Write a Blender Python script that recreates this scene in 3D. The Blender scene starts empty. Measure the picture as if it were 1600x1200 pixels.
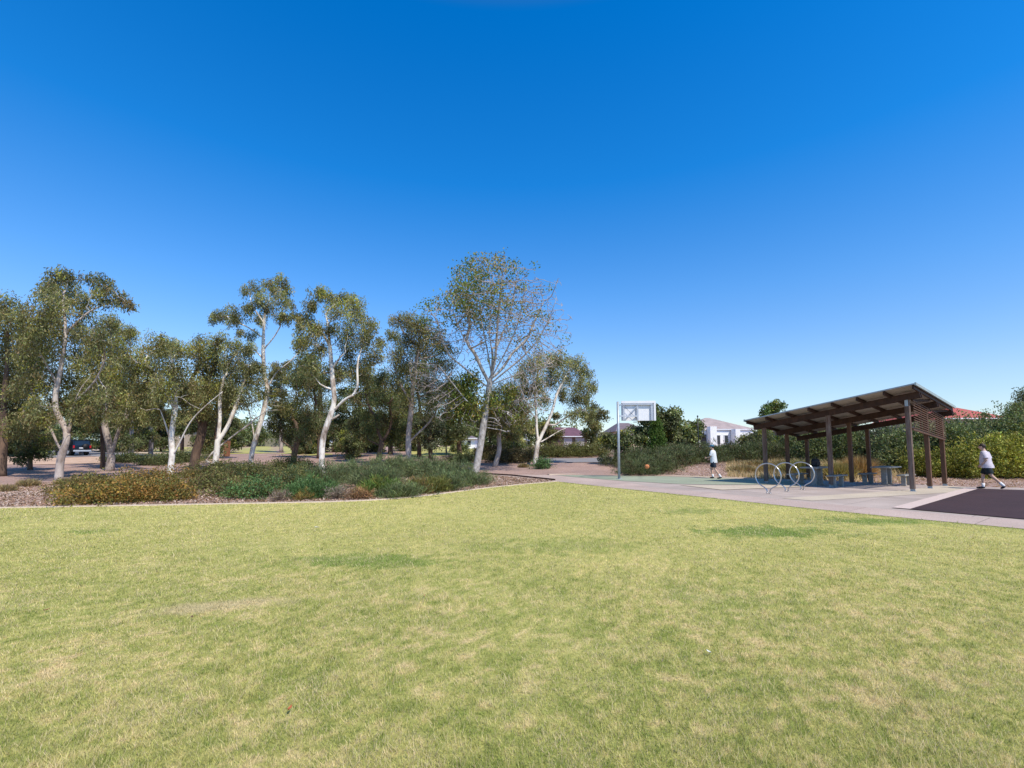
import bpy, bmesh, math, random
import numpy as np
from mathutils import Vector, Matrix

rng = np.random.default_rng(7)
random.seed(7)
scene = bpy.context.scene
COL = scene.collection

# ------------------------------------------------------------------ camera
FPX, PCY, HZ, CAMH = 740.0, 642.0, 701.0, 1.6
TH = math.atan((HZ - PCY) / FPX)
cam_d = bpy.data.cameras.new("camera")
cam = bpy.data.objects.new("camera", cam_d)
COL.objects.link(cam)
cam.location = (0, 0, CAMH)
cam.rotation_euler = (math.pi / 2 + TH, 0, 0)
cam_d.sensor_width = 36
cam_d.lens = 36 * FPX / 1600
cam_d.shift_y = (PCY - 600) / 1600
cam_d.clip_end = 3000
scene.camera = cam

# survey helpers: sight line of the photograph -> world point
def ray(px, py):
    c, s = math.cos(TH), math.sin(TH)
    x, u = px - 800.0, PCY - py
    return np.array([x, FPX * c - u * s, FPX * s + u * c])

def at(px, py, Y):
    r = ray(px, py)
    return np.array([0, 0, CAMH]) + r * (Y / r[1])

def sstep(a, b, x):
    t = np.clip((np.asarray(x, float) - a) / (b - a), 0, 1)
    return t * t * (3 - 2 * t)

def terr(x, y):
    x = np.asarray(x, float); y = np.asarray(y, float)
    k = sstep(0, 12, x)
    far_l = sstep(-12, -30, x)
    slope = .048 - .012 * far_l + .03 * k
    y0 = 27.0 - 1.5 * k - 5.5 * sstep(14, 20, x)
    d = np.maximum(y - y0, 0)
    d = np.where(d < 4, d * d / 8, d - 2)
    cap = 3.0 * (1 - k) + 1.95 * k
    z = slope * d
    return cap * (1 - np.exp(-z / cap * 1.15)) + .05 * np.sin(x * .7 + 1) * np.sin(y * .5) * sstep(30, 38, y)

def gp(px, py):
    """ground point seen at a photo position"""
    r = ray(px, py); r = r / r[1]
    Y = 3.0
    while Y < 400:
        p = np.array([0, 0, CAMH]) + r * Y
        if p[2] <= float(terr(p[0], p[1])) + 1e-4:
            return np.array([p[0], p[1], float(terr(p[0], p[1]))])
        Y += .04 if Y < 40 else .2
    return p

# ------------------------------------------------------------------ materials
def mat(name):
    m = bpy.data.materials.new(name); m.use_nodes = True
    nt = m.node_tree
    return m, nt, nt.nodes['Principled BSDF']

def N(nt, typ, **kw):
    n = nt.nodes.new(typ)
    for k, v in kw.items():
        if k in n.inputs: n.inputs[k].default_value = v
        else: setattr(n, k, v)
    return n

def coords(nt, scale=(1, 1, 1)):
    g = N(nt, 'ShaderNodeNewGeometry')
    mp = N(nt, 'ShaderNodeMapping'); mp.inputs['Scale'].default_value = scale
    nt.links.new(g.outputs['Position'], mp.inputs['Vector'])
    return mp.outputs['Vector']

def ramp(nt, fac, stops):
    r = N(nt, 'ShaderNodeValToRGB')
    e = r.color_ramp.elements
    while len(e) < len(stops): e.new(.5)
    for i, (p, c) in enumerate(stops):
        e[i].position = p; e[i].color = (*c, 1)
    nt.links.new(fac, r.inputs['Fac'])
    return r.outputs['Color']

def noise_mat(name, stops, scale=4, detail=6, rough=.85, bump=.3, bscale=None, stretch=(1, 1, 1), metal=0, spec=.3, big=None, bdist=.02):
    m, nt, b = mat(name)
    v = coords(nt, stretch)
    n = N(nt, 'ShaderNodeTexNoise', Scale=scale, Detail=detail, Roughness=.65)
    nt.links.new(v, n.inputs['Vector'])
    c = ramp(nt, n.outputs['Fac'], stops)
    if big:
        n3 = N(nt, 'ShaderNodeTexNoise', Scale=big[0], Detail=3)
        nt.links.new(v, n3.inputs['Vector'])
        c3 = ramp(nt, n3.outputs['Fac'], [(.3, big[1]), (.7, big[2])])
        mx = N(nt, 'ShaderNodeMix', data_type='RGBA', blend_type='MULTIPLY')
        mx.inputs[0].default_value = 1
        nt.links.new(c, mx.inputs[6]); nt.links.new(c3, mx.inputs[7])
        c = mx.outputs[2]
    nt.links.new(c, b.inputs['Base Color'])
    b.inputs['Roughness'].default_value = rough
    b.inputs['Metallic'].default_value = metal
    b.inputs['Specular IOR Level'].default_value = spec
    if bump:
        n2 = N(nt, 'ShaderNodeTexNoise', Scale=bscale or scale * 3, Detail=5)
        nt.links.new(v, n2.inputs['Vector'])
        bp = N(nt, 'ShaderNodeBump', Strength=bump, Distance=bdist)
        nt.links.new(n2.outputs['Fac'], bp.inputs['Height'])
        nt.links.new(bp.outputs['Normal'], b.inputs['Normal'])
    return m

def plain(name, c, rough=.6, metal=0, spec=.4, var=.12, scale=3):
    lo = tuple(x * (1 - var) for x in c); hi = tuple(min(1, x * (1 + var)) for x in c)
    return noise_mat(name, [(.3, lo), (.7, hi)], scale=scale, rough=rough, metal=metal, spec=spec, bump=.08)

def leaf_mat(name, transl=.3, rough=.45, spec=.35, tr=(1.2, 1.3, .5, 1)):
    m, nt, b = mat(name)
    a = N(nt, 'ShaderNodeAttribute', attribute_name='Col')
    nt.links.new(a.outputs['Color'], b.inputs['Base Color'])
    b.inputs['Roughness'].default_value = rough
    b.inputs['Specular IOR Level'].default_value = spec
    t = N(nt, 'ShaderNodeBsdfTranslucent')
    mxc = N(nt, 'ShaderNodeMix', data_type='RGBA', blend_type='MULTIPLY'); mxc.inputs[0].default_value = 1
    nt.links.new(a.outputs['Color'], mxc.inputs[6]); mxc.inputs[7].default_value = tr
    nt.links.new(mxc.outputs[2], t.inputs['Color'])
    mx = N(nt, 'ShaderNodeMixShader'); mx.inputs['Fac'].default_value = transl
    nt.links.new(b.outputs[0], mx.inputs[1]); nt.links.new(t.outputs[0], mx.inputs[2])
    nt.links.new(mx.outputs[0], nt.nodes['Material Output'].inputs['Surface'])
    return m

M = {}
M['leaf'] = leaf_mat('gum_leaf', .35)
M['leaf_glossy'] = leaf_mat('glossy_leaf', .25, .5, .25)
M['shrub'] = leaf_mat('shrub_leaf', .2, .6, .25)
M['grass'] = leaf_mat('grass_blade', .3, .6, .2, (1.1, 1.1, .8, 1))
M['bark_white'] = noise_mat('white_gum_bark', [(.33, (.2, .15, .12)), (.43, (.5, .42, .35)), (.54, (.8, .75, .68)), (.8, (.68, .59, .51))], scale=2.2, stretch=(1, 1, .5), bump=.4, rough=.8)
M['bark_grey'] = noise_mat('grey_gum_bark', [(.3, (.12, .09, .08)), (.5, (.36, .3, .27)), (.7, (.55, .47, .42))], scale=3, stretch=(1, 1, .4), bump=.5)
M['bark_gum_grey'] = noise_mat('mottled_gum_bark', [(.3, (.22, .17, .14)), (.45, (.4, .33, .29)), (.6, (.55, .48, .44)), (.75, (.42, .33, .28))], scale=2.6, stretch=(1, 1, .5), bump=.4)
M['bark_pale'] = noise_mat('pale_rough_bark', [(.3, (.16, .14, .12)), (.5, (.4, .37, .34)), (.7, (.56, .53, .5))], scale=6, stretch=(1, 1, .6), bump=.6)
M['bark_brown'] = noise_mat('brown_bark', [(.3, (.05, .035, .03)), (.7, (.2, .13, .09))], scale=4, stretch=(1, 1, .3), bump=.6)
M['twig'] = noise_mat('bare_twig_bark', [(.3, (.28, .23, .2)), (.7, (.5, .43, .39))], scale=5, bump=.1)
M['stem'] = noise_mat('shrub_stem', [(.3, (.08, .05, .035)), (.7, (.2, .14, .1))], scale=8, bump=.3)
M['mulch'] = noise_mat('bark_mulch', [(.25, (.15, .095, .075)), (.45, (.34, .235, .195)), (.6, (.44, .32, .28)), (.8, (.6, .48, .43))], scale=14, detail=10, bump=.9, bscale=30, big=(.35, (.8, .78, .8), (1.15, 1.08, 1.05)), bdist=.03)
M['sand'] = noise_mat('sandy_soil', [(.3, (.46, .3, .21)), (.7, (.64, .45, .33))], scale=3, detail=10, bump=.4, big=(.3, (.8, .8, .8), (1.1, 1.1, 1.1)))
M['aggregate'] = noise_mat('pink_exposed_aggregate', [(.3, (.36, .26, .22)), (.5, (.5, .385, .335)), (.7, (.62, .5, .44))], scale=38, detail=8, bump=.4, bscale=80, big=(.6, (.85, .85, .85), (1.06, 1.06, 1.06)), bdist=.006)
def joints(m, ang, w, h, dark=.55, mort=.012):
    nt = m.node_tree; b = nt.nodes['Principled BSDF']; src = b.inputs['Base Color'].links[0].from_socket
    g = N(nt, 'ShaderNodeNewGeometry'); mp = N(nt, 'ShaderNodeMapping'); mp.inputs['Rotation'].default_value = (0, 0, -ang)
    nt.links.new(g.outputs['Position'], mp.inputs['Vector'])
    br = N(nt, 'ShaderNodeTexBrick'); br.offset = 0; br.inputs['Scale'].default_value = 1; br.inputs['Mortar Size'].default_value = mort; br.inputs['Brick Width'].default_value = w; br.inputs['Row Height'].default_value = h; br.inputs['Mortar Smooth'].default_value = .1
    br.inputs['Color1'].default_value = (1, 1, 1, 1); br.inputs['Color2'].default_value = (.9, .9, .91, 1); br.inputs['Mortar'].default_value = (dark, dark, dark, 1)
    nt.links.new(mp.outputs[0], br.inputs['Vector'])
    mx = N(nt, 'ShaderNodeMix', data_type='RGBA', blend_type='MULTIPLY'); mx.inputs[0].default_value = 1
    nt.links.new(src, mx.inputs[6]); nt.links.new(br.outputs['Color'], mx.inputs[7]); nt.links.new(mx.outputs[2], b.inputs['Base Color'])
M['court_paving'] = noise_mat('lilac_grey_paving', [(.3, (.40, .325, .285)), (.7, (.51, .425, .38))], scale=25, detail=8, bump=.2, big=(.7, (.78, .77, .76), (1.1, 1.1, 1.1)), bdist=.005)
M['beige'] = noise_mat('beige_concrete', [(.3, (.46, .385, .3)), (.7, (.6, .51, .4))], scale=18, detail=8, bump=.2, big=(.5, (.85, .85, .85), (1.05, 1.05, 1.05)), bdist=.004)
M['pinkedge'] = noise_mat('pink_concrete_edge', [(.3, (.5, .38, .34)), (.7, (.66, .54, .49))], scale=20, bump=.2, bdist=.004)
joints(M['court_paving'], .634, 2.7, 2.7); joints(M['aggregate'], .634 + math.radians(0), 40, 2.4, .6)
M['rubber'] = noise_mat('dark_rubber_softfall', [(.3, (.036, .016, .017)), (.7, (.07, .04, .04))], scale=30, detail=8, bump=.5, big=(.7, (.8, .8, .8), (1.15, 1.1, 1.1)), bdist=.006)
M['green_court'] = noise_mat('green_court_paint', [(.3, (.27, .30, .215)), (.7, (.35, .38, .28))], scale=12, detail=8, bump=.15, big=(.5, (.85, .85, .85), (1.08, 1.08, 1.08)), bdist=.003)
M['kerb'] = noise_mat('pale_kerb_concrete', [(.3, (.42, .33, .25)), (.7, (.56, .46, .36))], scale=10, bump=.3, bdist=.004)
M['road'] = noise_mat('grey_road', [(.3, (.2, .19, .2)), (.7, (.29, .28, .295))], scale=8, detail=8, bump=.2)
M['timber_dark'] = noise_mat('stained_timber', [(.3, (.03, .014, .009)), (.7, (.07, .032, .02))], scale=5, stretch=(1, 1, .25), bump=.3, rough=.65)
M['timber_grey'] = noise_mat('weathered_timber', [(.3, (.085, .05, .035)), (.5, (.16, .105, .08)), (.75, (.25, .2, .165))], scale=5, stretch=(2, 2, .3), bump=.4, rough=.8)
M['timber_red'] = noise_mat('red_brown_timber', [(.3, (.085, .042, .024)), (.7, (.175, .09, .052))], scale=5, stretch=(1, 1, .25), bump=.3, rough=.65)
M['galv'] = noise_mat('galvanised_steel', [(.3, (.3, .34, .38)), (.7, (.44, .48, .52))], scale=6, rough=.45, metal=.35, bump=.05)
M['stainless'] = noise_mat('stainless_tube', [(.3, (.5, .5, .5)), (.7, (.62, .62, .62))], scale=6, rough=.28, metal=.9, bump=.03)
M['roof_top'] = noise_mat('roof_sheet', [(.3, (.3, .36, .35)), (.7, (.4, .46, .45))], scale=2, rough=.45, metal=.2, bump=.03)
M['roof_under'] = noise_mat('roof_lining', [(.3, (.34, .3, .25)), (.7, (.44, .4, .34))], scale=2, rough=.6, bump=.03)
M['concrete_blue'] = noise_mat('blue_grey_concrete', [(.3, (.22, .21, .19)), (.7, (.34, .33, .3))], scale=7, bump=.2)
M['white_board'] = noise_mat('white_board', [(.3, (.7, .7, .73)), (.7, (.82, .82, .84))], scale=3, rough=.5, bump=.03)
M['frame_grey'] = noise_mat('grey_frame_steel', [(.3, (.36, .4, .47)), (.7, (.46, .5, .57))], scale=6, rough=.5, bump=.05)
M['black'] = plain('black_rubber', (.015, .015, .017), .6)
M['black_paint'] = plain('black_steel', (.02, .02, .022), .4)
M['ball'] = noise_mat('orange_ball', [(.3, (.5, .17, .06)), (.7, (.62, .25, .1))], scale=20, rough=.6, bump=.1)

# ------------------------------------------------------------------ object helpers
def tag(o, label=None, cat=None, group=None, kind=None):
    if label: o['label'] = label
    if cat: o['category'] = cat
    if group: o['group'] = group
    if kind: o['kind'] = kind
    return o

def link(name, me, parent=None):
    o = bpy.data.objects.new(name, me); COL.objects.link(o)
    if parent is not None: o.parent = parent
    return o

def empty(name, loc, label, cat, group=None, rz=0):
    o = bpy.data.objects.new(name, None); COL.objects.link(o)
    o.location = [float(v) for v in loc]; o.rotation_euler = (0, 0, rz); o.empty_display_size = .2
    return tag(o, label, cat, group)

def npmesh(name, V, F, m, parent=None, cols=None, smooth=False):
    """V (n,3), F (k,3|4) int array"""
    V = np.asarray(V, np.float32); F = np.asarray(F, np.int32)
    me = bpy.data.meshes.new(name)
    me.vertices.add(len(V)); me.vertices.foreach_set('co', V.ravel())
    k = F.shape[1]
    me.loops.add(F.size); me.loops.foreach_set('vertex_index', F.ravel())
    me.polygons.add(len(F))
    me.polygons.foreach_set('loop_start', np.arange(0, F.size, k, dtype=np.int32))
    me.polygons.foreach_set('loop_total', np.full(len(F), k, np.int32))
    if smooth: me.polygons.foreach_set('use_smooth', np.ones(len(F), bool))
    me.update(calc_edges=True)
    if cols is not None:
        a = me.color_attributes.new('Col', 'FLOAT_COLOR', 'POINT')
        c = np.ones((len(V), 4), np.float32); c[:, :3] = cols
        a.data.foreach_set('color', c.ravel())
    me.materials.append(m)
    return link(name, me, parent)

class MB:
    """collects shapes, builds ONE mesh"""
    def __init__(s): s.v = []; s.f = []; s.sm = []
    def add(s, vs, fs, smooth=False):
        b = len(s.v); s.v += [tuple(float(c) for c in v) for v in vs]
        s.f += [tuple(i + b for i in f) for f in fs]; s.sm += [smooth] * len(fs)
        return s
    def box(s, c, size, ax=None, bev=0):
        c = np.array(c, float); h = np.array(size, float) / 2
        A = np.eye(3) if ax is None else np.array(ax, float)
        if bev <= 0:
            vs = [c + A.T @ (h * np.array(k)) for k in [(-1,-1,-1),(1,-1,-1),(1,1,-1),(-1,1,-1),(-1,-1,1),(1,-1,1),(1,1,1),(-1,1,1)]]
            return s.add(vs, [(0,3,2,1),(4,5,6,7),(0,1,5,4),(1,2,6,5),(2,3,7,6),(3,0,4,7)])
        bm = bmesh.new(); bmesh.ops.create_cube(bm, size=2)
        for v in bm.verts: v.co = Vector([v.co[i] * h[i] for i in range(3)])
        bmesh.ops.bevel(bm, geom=bm.edges[:], offset=bev, segments=2, affect='EDGES', profile=.5)
        bm.verts.ensure_lookup_table()
        vs = [c + A.T @ np.array(v.co) for v in bm.verts]
        fs = [tuple(v.index for v in f.verts) for f in bm.faces]
        bm.free()
        return s.add(vs, fs)
    def bar(s, p, q, w, d, up=(0, 0, 1)):
        p = np.array(p, float); q = np.array(q, float); a = q - p; L = np.linalg.norm(a); a = a / L
        u = np.array(up, float); sd = np.cross(a, u); sd /= np.linalg.norm(sd); u = np.cross(sd, a)
        return s.box((p + q) / 2, (L, w, d), [a, sd, u])
    def tube(s, pts, rad, n=8, cap=True):
        v, f = tube(np.array(pts, float), np.full(len(pts), rad) if np.isscalar(rad) else np.array(rad), n, cap)
        return s.add(v, f, True)
    def prism(s, poly, axis_pts):
        """poly: list of 3d points of one end; axis_pts: offset vector"""
        n = len(poly); a = [np.array(p, float) for p in poly]; b = [p + np.array(axis_pts) for p in a]
        return s.add(a + b, [tuple(range(n))[::-1], tuple(range(n, 2 * n))] + [(i, (i + 1) % n, n + (i + 1) % n, n + i) for i in range(n)])
    def build(s, name, m, parent=None):
        me = bpy.data.meshes.new(name); me.from_pydata(s.v, [], s.f); me.update()
        me.polygons.foreach_set('use_smooth', s.sm)
        bm = bmesh.new(); bm.from_mesh(me); bmesh.ops.recalc_face_normals(bm, faces=bm.faces[:]); bm.to_mesh(me); bm.free()
        me.materials.append(m)
        return link(name, me, parent)

def tube(P, R, n=7, cap=True):
    m = len(P)
    T = np.gradient(P, axis=0); T /= np.maximum(np.linalg.norm(T, axis=1, keepdims=True), 1e-9)
    ref = np.array([1., 0, 0]) if abs(T[0][0]) < .9 else np.array([0, 1., 0])
    vs = []
    for i in range(m):
        ref = ref - T[i] * ref.dot(T[i]); ref /= max(np.linalg.norm(ref), 1e-9)
        b = np.cross(T[i], ref)
        for k in range(n):
            a = 2 * math.pi * k / n
            vs.append(P[i] + R[i] * (math.cos(a) * ref + math.sin(a) * b))
    fs = [(i * n + k, i * n + (k + 1) % n, (i + 1) * n + (k + 1) % n, (i + 1) * n + k) for i in range(m - 1) for k in range(n)]
    if cap:
        fs.append(tuple(range(n))[::-1]); fs.append(tuple(range((m - 1) * n, m * n)))
    return vs, fs

# value noise in numpy (ground colour of the lawn)
_perm = rng.random((256, 256))
def vnoise(x, y, s):
    x = np.asarray(x) * s + 1000; y = np.asarray(y) * s + 1000
    xi = np.floor(x).astype(int); yi = np.floor(y).astype(int); fx = x - xi; fy = y - yi
    fx = fx * fx * (3 - 2 * fx); fy = fy * fy * (3 - 2 * fy)
    g = lambda a, b: _perm[a % 256, b % 256]
    return (g(xi, yi) * (1 - fx) + g(xi + 1, yi) * fx) * (1 - fy) + (g(xi, yi + 1) * (1 - fx) + g(xi + 1, yi + 1) * fx) * fy
def fnoise(x, y, s):
    return (vnoise(x, y, s) + .5 * vnoise(x, y, s * 2.1) + .25 * vnoise(x, y, s * 4.3)) / 1.75

# ------------------------------------------------------------------ light
SUN_EL, SUN_AZ = math.radians(54), math.radians(143)
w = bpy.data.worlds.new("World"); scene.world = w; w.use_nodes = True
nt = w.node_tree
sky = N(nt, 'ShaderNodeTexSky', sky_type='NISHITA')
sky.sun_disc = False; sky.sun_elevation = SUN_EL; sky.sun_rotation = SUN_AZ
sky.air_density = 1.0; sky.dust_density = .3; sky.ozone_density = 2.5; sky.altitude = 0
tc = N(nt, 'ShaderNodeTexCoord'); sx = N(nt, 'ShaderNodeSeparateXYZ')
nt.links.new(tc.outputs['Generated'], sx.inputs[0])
tint = ramp(nt, sx.outputs['Z'], [(0.0, (.98, 1.0, 1.06)), (.12, (.92, 1.02, 1.18)), (.3, (.5, 1.0, 1.42)), (.5, (.08, .9, 1.56)), (.705, (0, .82, 1.55)), (.78, (.75, .75, .72))])  # sky colour by height; neutral zenith out of view added to reduce blue fill
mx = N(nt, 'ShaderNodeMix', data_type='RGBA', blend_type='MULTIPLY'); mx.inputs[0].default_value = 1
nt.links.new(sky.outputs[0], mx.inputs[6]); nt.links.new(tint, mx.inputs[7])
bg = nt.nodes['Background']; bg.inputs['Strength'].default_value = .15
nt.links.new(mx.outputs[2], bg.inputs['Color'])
sd = bpy.data.lights.new("sun", 'SUN'); sd.energy = 5.0; sd.angle = math.radians(.53); sd.color = (1, .92, .79)
so = bpy.data.objects.new("sun", sd); COL.objects.link(so)
sdir = Vector((math.sin(SUN_AZ) * math.cos(SUN_EL), math.cos(SUN_AZ) * math.cos(SUN_EL), math.sin(SUN_EL)))
so.rotation_euler = sdir.to_track_quat('Z', 'Y').to_euler(); so.location = (20, -20, 40)
scene.view_settings.view_transform = 'Standard'; scene.view_settings.look = 'None'
scene.view_settings.exposure = 0; scene.view_settings.gamma = 1
scene.cycles.use_denoising = True
scene.cycles.max_bounces = 6; scene.cycles.diffuse_bounces = 3; scene.cycles.transparent_max_bounces = 4

# ------------------------------------------------------------------ ground
def grid_ground():
    xs = np.concatenate([np.arange(-400, -60, 20), np.arange(-60, 60, 1.0), np.arange(60, 401, 20)])
    ys = np.concatenate([np.arange(-40, 14, 6), np.arange(14, 70, .8), np.arange(70, 140, 4), np.arange(140, 1500, 80)])
    X, Y = np.meshgrid(xs, ys); Z = terr(X, Y) - .02
    n, m = X.shape
    i = np.arange(n * m).reshape(n, m)
    F = np.stack([i[:-1, :-1], i[:-1, 1:], i[1:, 1:], i[1:, :-1]], -1).reshape(-1, 4)
    o = npmesh('ground', np.stack([X, Y, Z], -1).reshape(-1, 3), F, M['mulch'], smooth=True)
    tag(o, kind='structure')
grid_ground()

def strip(name, A, B, m, lift, nu=40, nv=8, kind='structure', px=True):
    """sheet between two ground polylines, following the terrain"""
    def res(L, k):
        L = np.array([gp(*p)[:2] if px else p for p in L], float)
        t = np.concatenate([[0], np.cumsum(np.linalg.norm(np.diff(L, axis=0), axis=1))]); t /= t[-1]
        s = np.linspace(0, 1, k)
        return np.stack([np.interp(s, t, L[:, 0]), np.interp(s, t, L[:, 1])], -1)
    a, b = res(A, nu), res(B, nu)
    tt = np.linspace(0, 1, nv)[:, None, None]
    P = a[None] * (1 - tt) + b[None] * tt
    Z = terr(P[..., 0], P[..., 1]) + lift
    V = np.concatenate([P, Z[..., None]], -1).reshape(-1, 3)
    i = np.arange(nu * nv).reshape(nv, nu)
    F = np.stack([i[:-1, :-1], i[:-1, 1:], i[1:, 1:], i[1:, :-1]], -1).reshape(-1, 4)
    o = npmesh(name, V, F, m, smooth=True)
    # face up
    if o.data.polygons[0].normal.z < 0: o.data.flip_normals()
    return tag(o, kind=kind)

def flat(name, poly, m, z):
    me = bpy.data.meshes.new(name)
    me.from_pydata([(float(x), float(y), z) for x, y in poly], [], [tuple(range(len(poly)))]); me.update()
    if me.polygons[0].normal.z < 0: me.flip_normals()
    me.materials.append(m)
    return tag(link(name, me), kind='structure')

# lawn edge: kerb on the left, aggregate path on the right
KERB = [(-45, 9.0), (-25, 11.4), (-13.9, 12.87), (-10.2, 13.45), (-6.67, 14.1), (-4.7, 14.4), (-3.3, 15.4), (-2.3, 17.2), (-1.05, 19.4), (.58, 21.5), (2.2, 23.2)]
PATH = [(2.2, 23.2), (4.2, 19.5), (6.3, 15.9), (7.9, 12.9), (9.0, 11.15), (10.3, 9.5), (12.4, 6.6), (16, 1), (20, -8)]
def smooth_poly(L, k=12):
    L = np.array(L, float); t = np.concatenate([[0], np.cumsum(np.linalg.norm(np.diff(L, axis=0), axis=1))])
    s = np.linspace(0, t[-1], len(L) * k)
    o = np.stack([np.interp(s, t, L[:, 0]), np.interp(s, t, L[:, 1])], -1)
    for _ in range(k):
        o[1:-1] = (o[:-2] + 2 * o[1:-1] + o[2:]) / 4
    return o
kerb_l, path_l = smooth_poly(KERB), smooth_poly(PATH)
edge = np.concatenate([kerb_l, path_l[1:]])
def edge_y(x): return np.interp(x, edge[:, 0], edge[:, 1])

def lawn_color(x, y, fine=1.0):
    """base colour of the turf at a ground position"""
    st_ = lambda n, k: np.clip((n - .5) * k + .5, 0, 1)
    n0 = st_(fnoise(x * .8 + 3, y + 11, .22), 2.0)
    n1 = st_(fnoise(x, y, 1.5), 2.0); n2 = st_(fnoise(x + 31, y * 1.2, 4.6), 2.4); n3 = st_(fnoise(x * 1.1 + 7, y + 50, 11.0), 2.6)
    g = np.stack([np.full_like(n1, .25), np.full_like(n1, .295), np.full_like(n1, .072)], -1)
    yl = np.stack([np.full_like(n1, .64), np.full_like(n1, .575), np.full_like(n1, .222)], -1)
    st = np.stack([np.full_like(n1, .70), np.full_like(n1, .53), np.full_like(n1, .34)], -1)
    n2 = .5 + (n2 - .5) * (.3 + .7 * fine); n3 = .5 + (n3 - .5) * fine
    far = sstep(3.5, 9, y)
    n4 = st_(fnoise(x * .8 + 17, y * 1.2 + 5, 26.0), 2.4); n4 = .5 + (n4 - .5) * fine
    t = np.clip(.20 * n0 + .12 * n1 + .17 * n2 + .40 * n3 + .42 * n4 - .18 + .10 * far, 0, 1)
    t = np.clip((t - .5) * (1.6 - .5 * far) + .5 + .06, 0, 1)
    c = g * (1 - t[..., None]) + yl * t[..., None]
    s = np.clip((n1 * .2 + n2 * .2 + n3 * .5 + n4 * .5 - .80) / .28, 0, 1) * (.75 - .6 * far)
    c = c * (1 - s[..., None]) + st * s[..., None]
    def patch(cx, cy, rx, ry, ang=0):
        dx, dy = x - cx, y - cy
        ca, sa = math.cos(ang), math.sin(ang)
        d = np.sqrt(((dx * ca + dy * sa) / rx) ** 2 + ((-dx * sa + dy * ca) / ry) ** 2) + (n3 - .5) * .5 + (n2 - .5) * .6
        return (1 - sstep(.45, 1.15, d))[..., None]
    dark = np.array([.17, .26, .05])
    for (cx, cy, rx, ry, k) in [(-2.05, 6.9, 1.35, .5, .7), (5.0, 9.3, 1.5, .7, .85), (7.9, 10.6, 1.5, .6, .85), (-8.15, 9.3, .45, .25, .7), (4.6, 12.3, 1.2, .6, .5), (.9, 8.0, 1.6, .7, .3), (2.3, 5.2, .9, .4, .3)]:
        p = patch(cx, cy, rx, ry) * k
        c = c * (1 - p) + dark * p
    p = patch(-3.0, 4.95, .8, .2, .3) * .6
    c = c * (1 - p) + np.array([.62, .48, .33]) * p
    p = (1 - sstep(.2, .9, np.abs(edge_y(x) - y)))[..., None] * (.35 * (x > 2.4) )[..., None]
    c = c * (1 - p) + np.array([.19, .29, .06]) * p
    return c

def make_lawn():
    xs = np.concatenate([np.arange(-44, -14, .8), np.arange(-14, -7, .12), np.arange(-7, 8, .055), np.arange(8, 12.5, .12), np.arange(12.5, 19.5, .6)])
    vv = None
    lo = np.linspace(0, 1, 8)[:-1, None]; hi = np.linspace(0, 1, 250)[:, None]
    ey = edge_y(xs)[None]; ym = np.minimum(1.3, ey - 1)
    Y = np.concatenate([-9.5 + (ym + 9.5) * lo, ym + (ey - ym) * (hi ** 1.45)])
    X = np.repeat(xs[None], len(Y), 0)
    Z = .02 * (fnoise(X, Y, .5) - .5) * sstep(0, 1.2, edge_y(X) - Y)
    n, m = X.shape
    i = np.arange(n * m).reshape(n, m)
    F = np.stack([i[:-1, :-1], i[:-1, 1:], i[1:, 1:], i[1:, :-1]], -1).reshape(-1, 4)
    mt, nt, b = mat('lawn_turf')
    a = N(nt, 'ShaderNodeAttribute', attribute_name='Col')
    v = coords(nt)
    n1 = N(nt, 'ShaderNodeTexNoise', Scale=38, Detail=8, Roughness=.7); nt.links.new(v, n1.inputs['Vector'])
    c1 = ramp(nt, n1.outputs['Fac'], [(.25, (.45, .45, .4)), (.5, (.95, .95, .9)), (.75, (1.45, 1.35, 1.3))])
    mx = N(nt, 'ShaderNodeMix', data_type='RGBA', blend_type='MULTIPLY'); mx.inputs[0].default_value = 1
    nt.links.new(a.outputs['Color'], mx.inputs[6]); nt.links.new(c1, mx.inputs[7])
    nt.links.new(mx.outputs[2], b.inputs['Base Color']); b.inputs['Roughness'].default_value = .9
    b.inputs['Specular IOR Level'].default_value = .1
    bp = N(nt, 'ShaderNodeBump', Strength=.7, Distance=.02); nt.links.new(n1.outputs['Fac'], bp.inputs['Height'])
    nt.links.new(bp.outputs['Normal'], b.inputs['Normal'])
    V = np.stack([X, Y, Z], -1).reshape(-1, 3)
    o = npmesh('lawn', V, F, mt, cols=lawn_color(V[:, 0], V[:, 1], 0.6) * .92, smooth=True)
    tag(o, kind='structure')
make_lawn()

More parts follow.
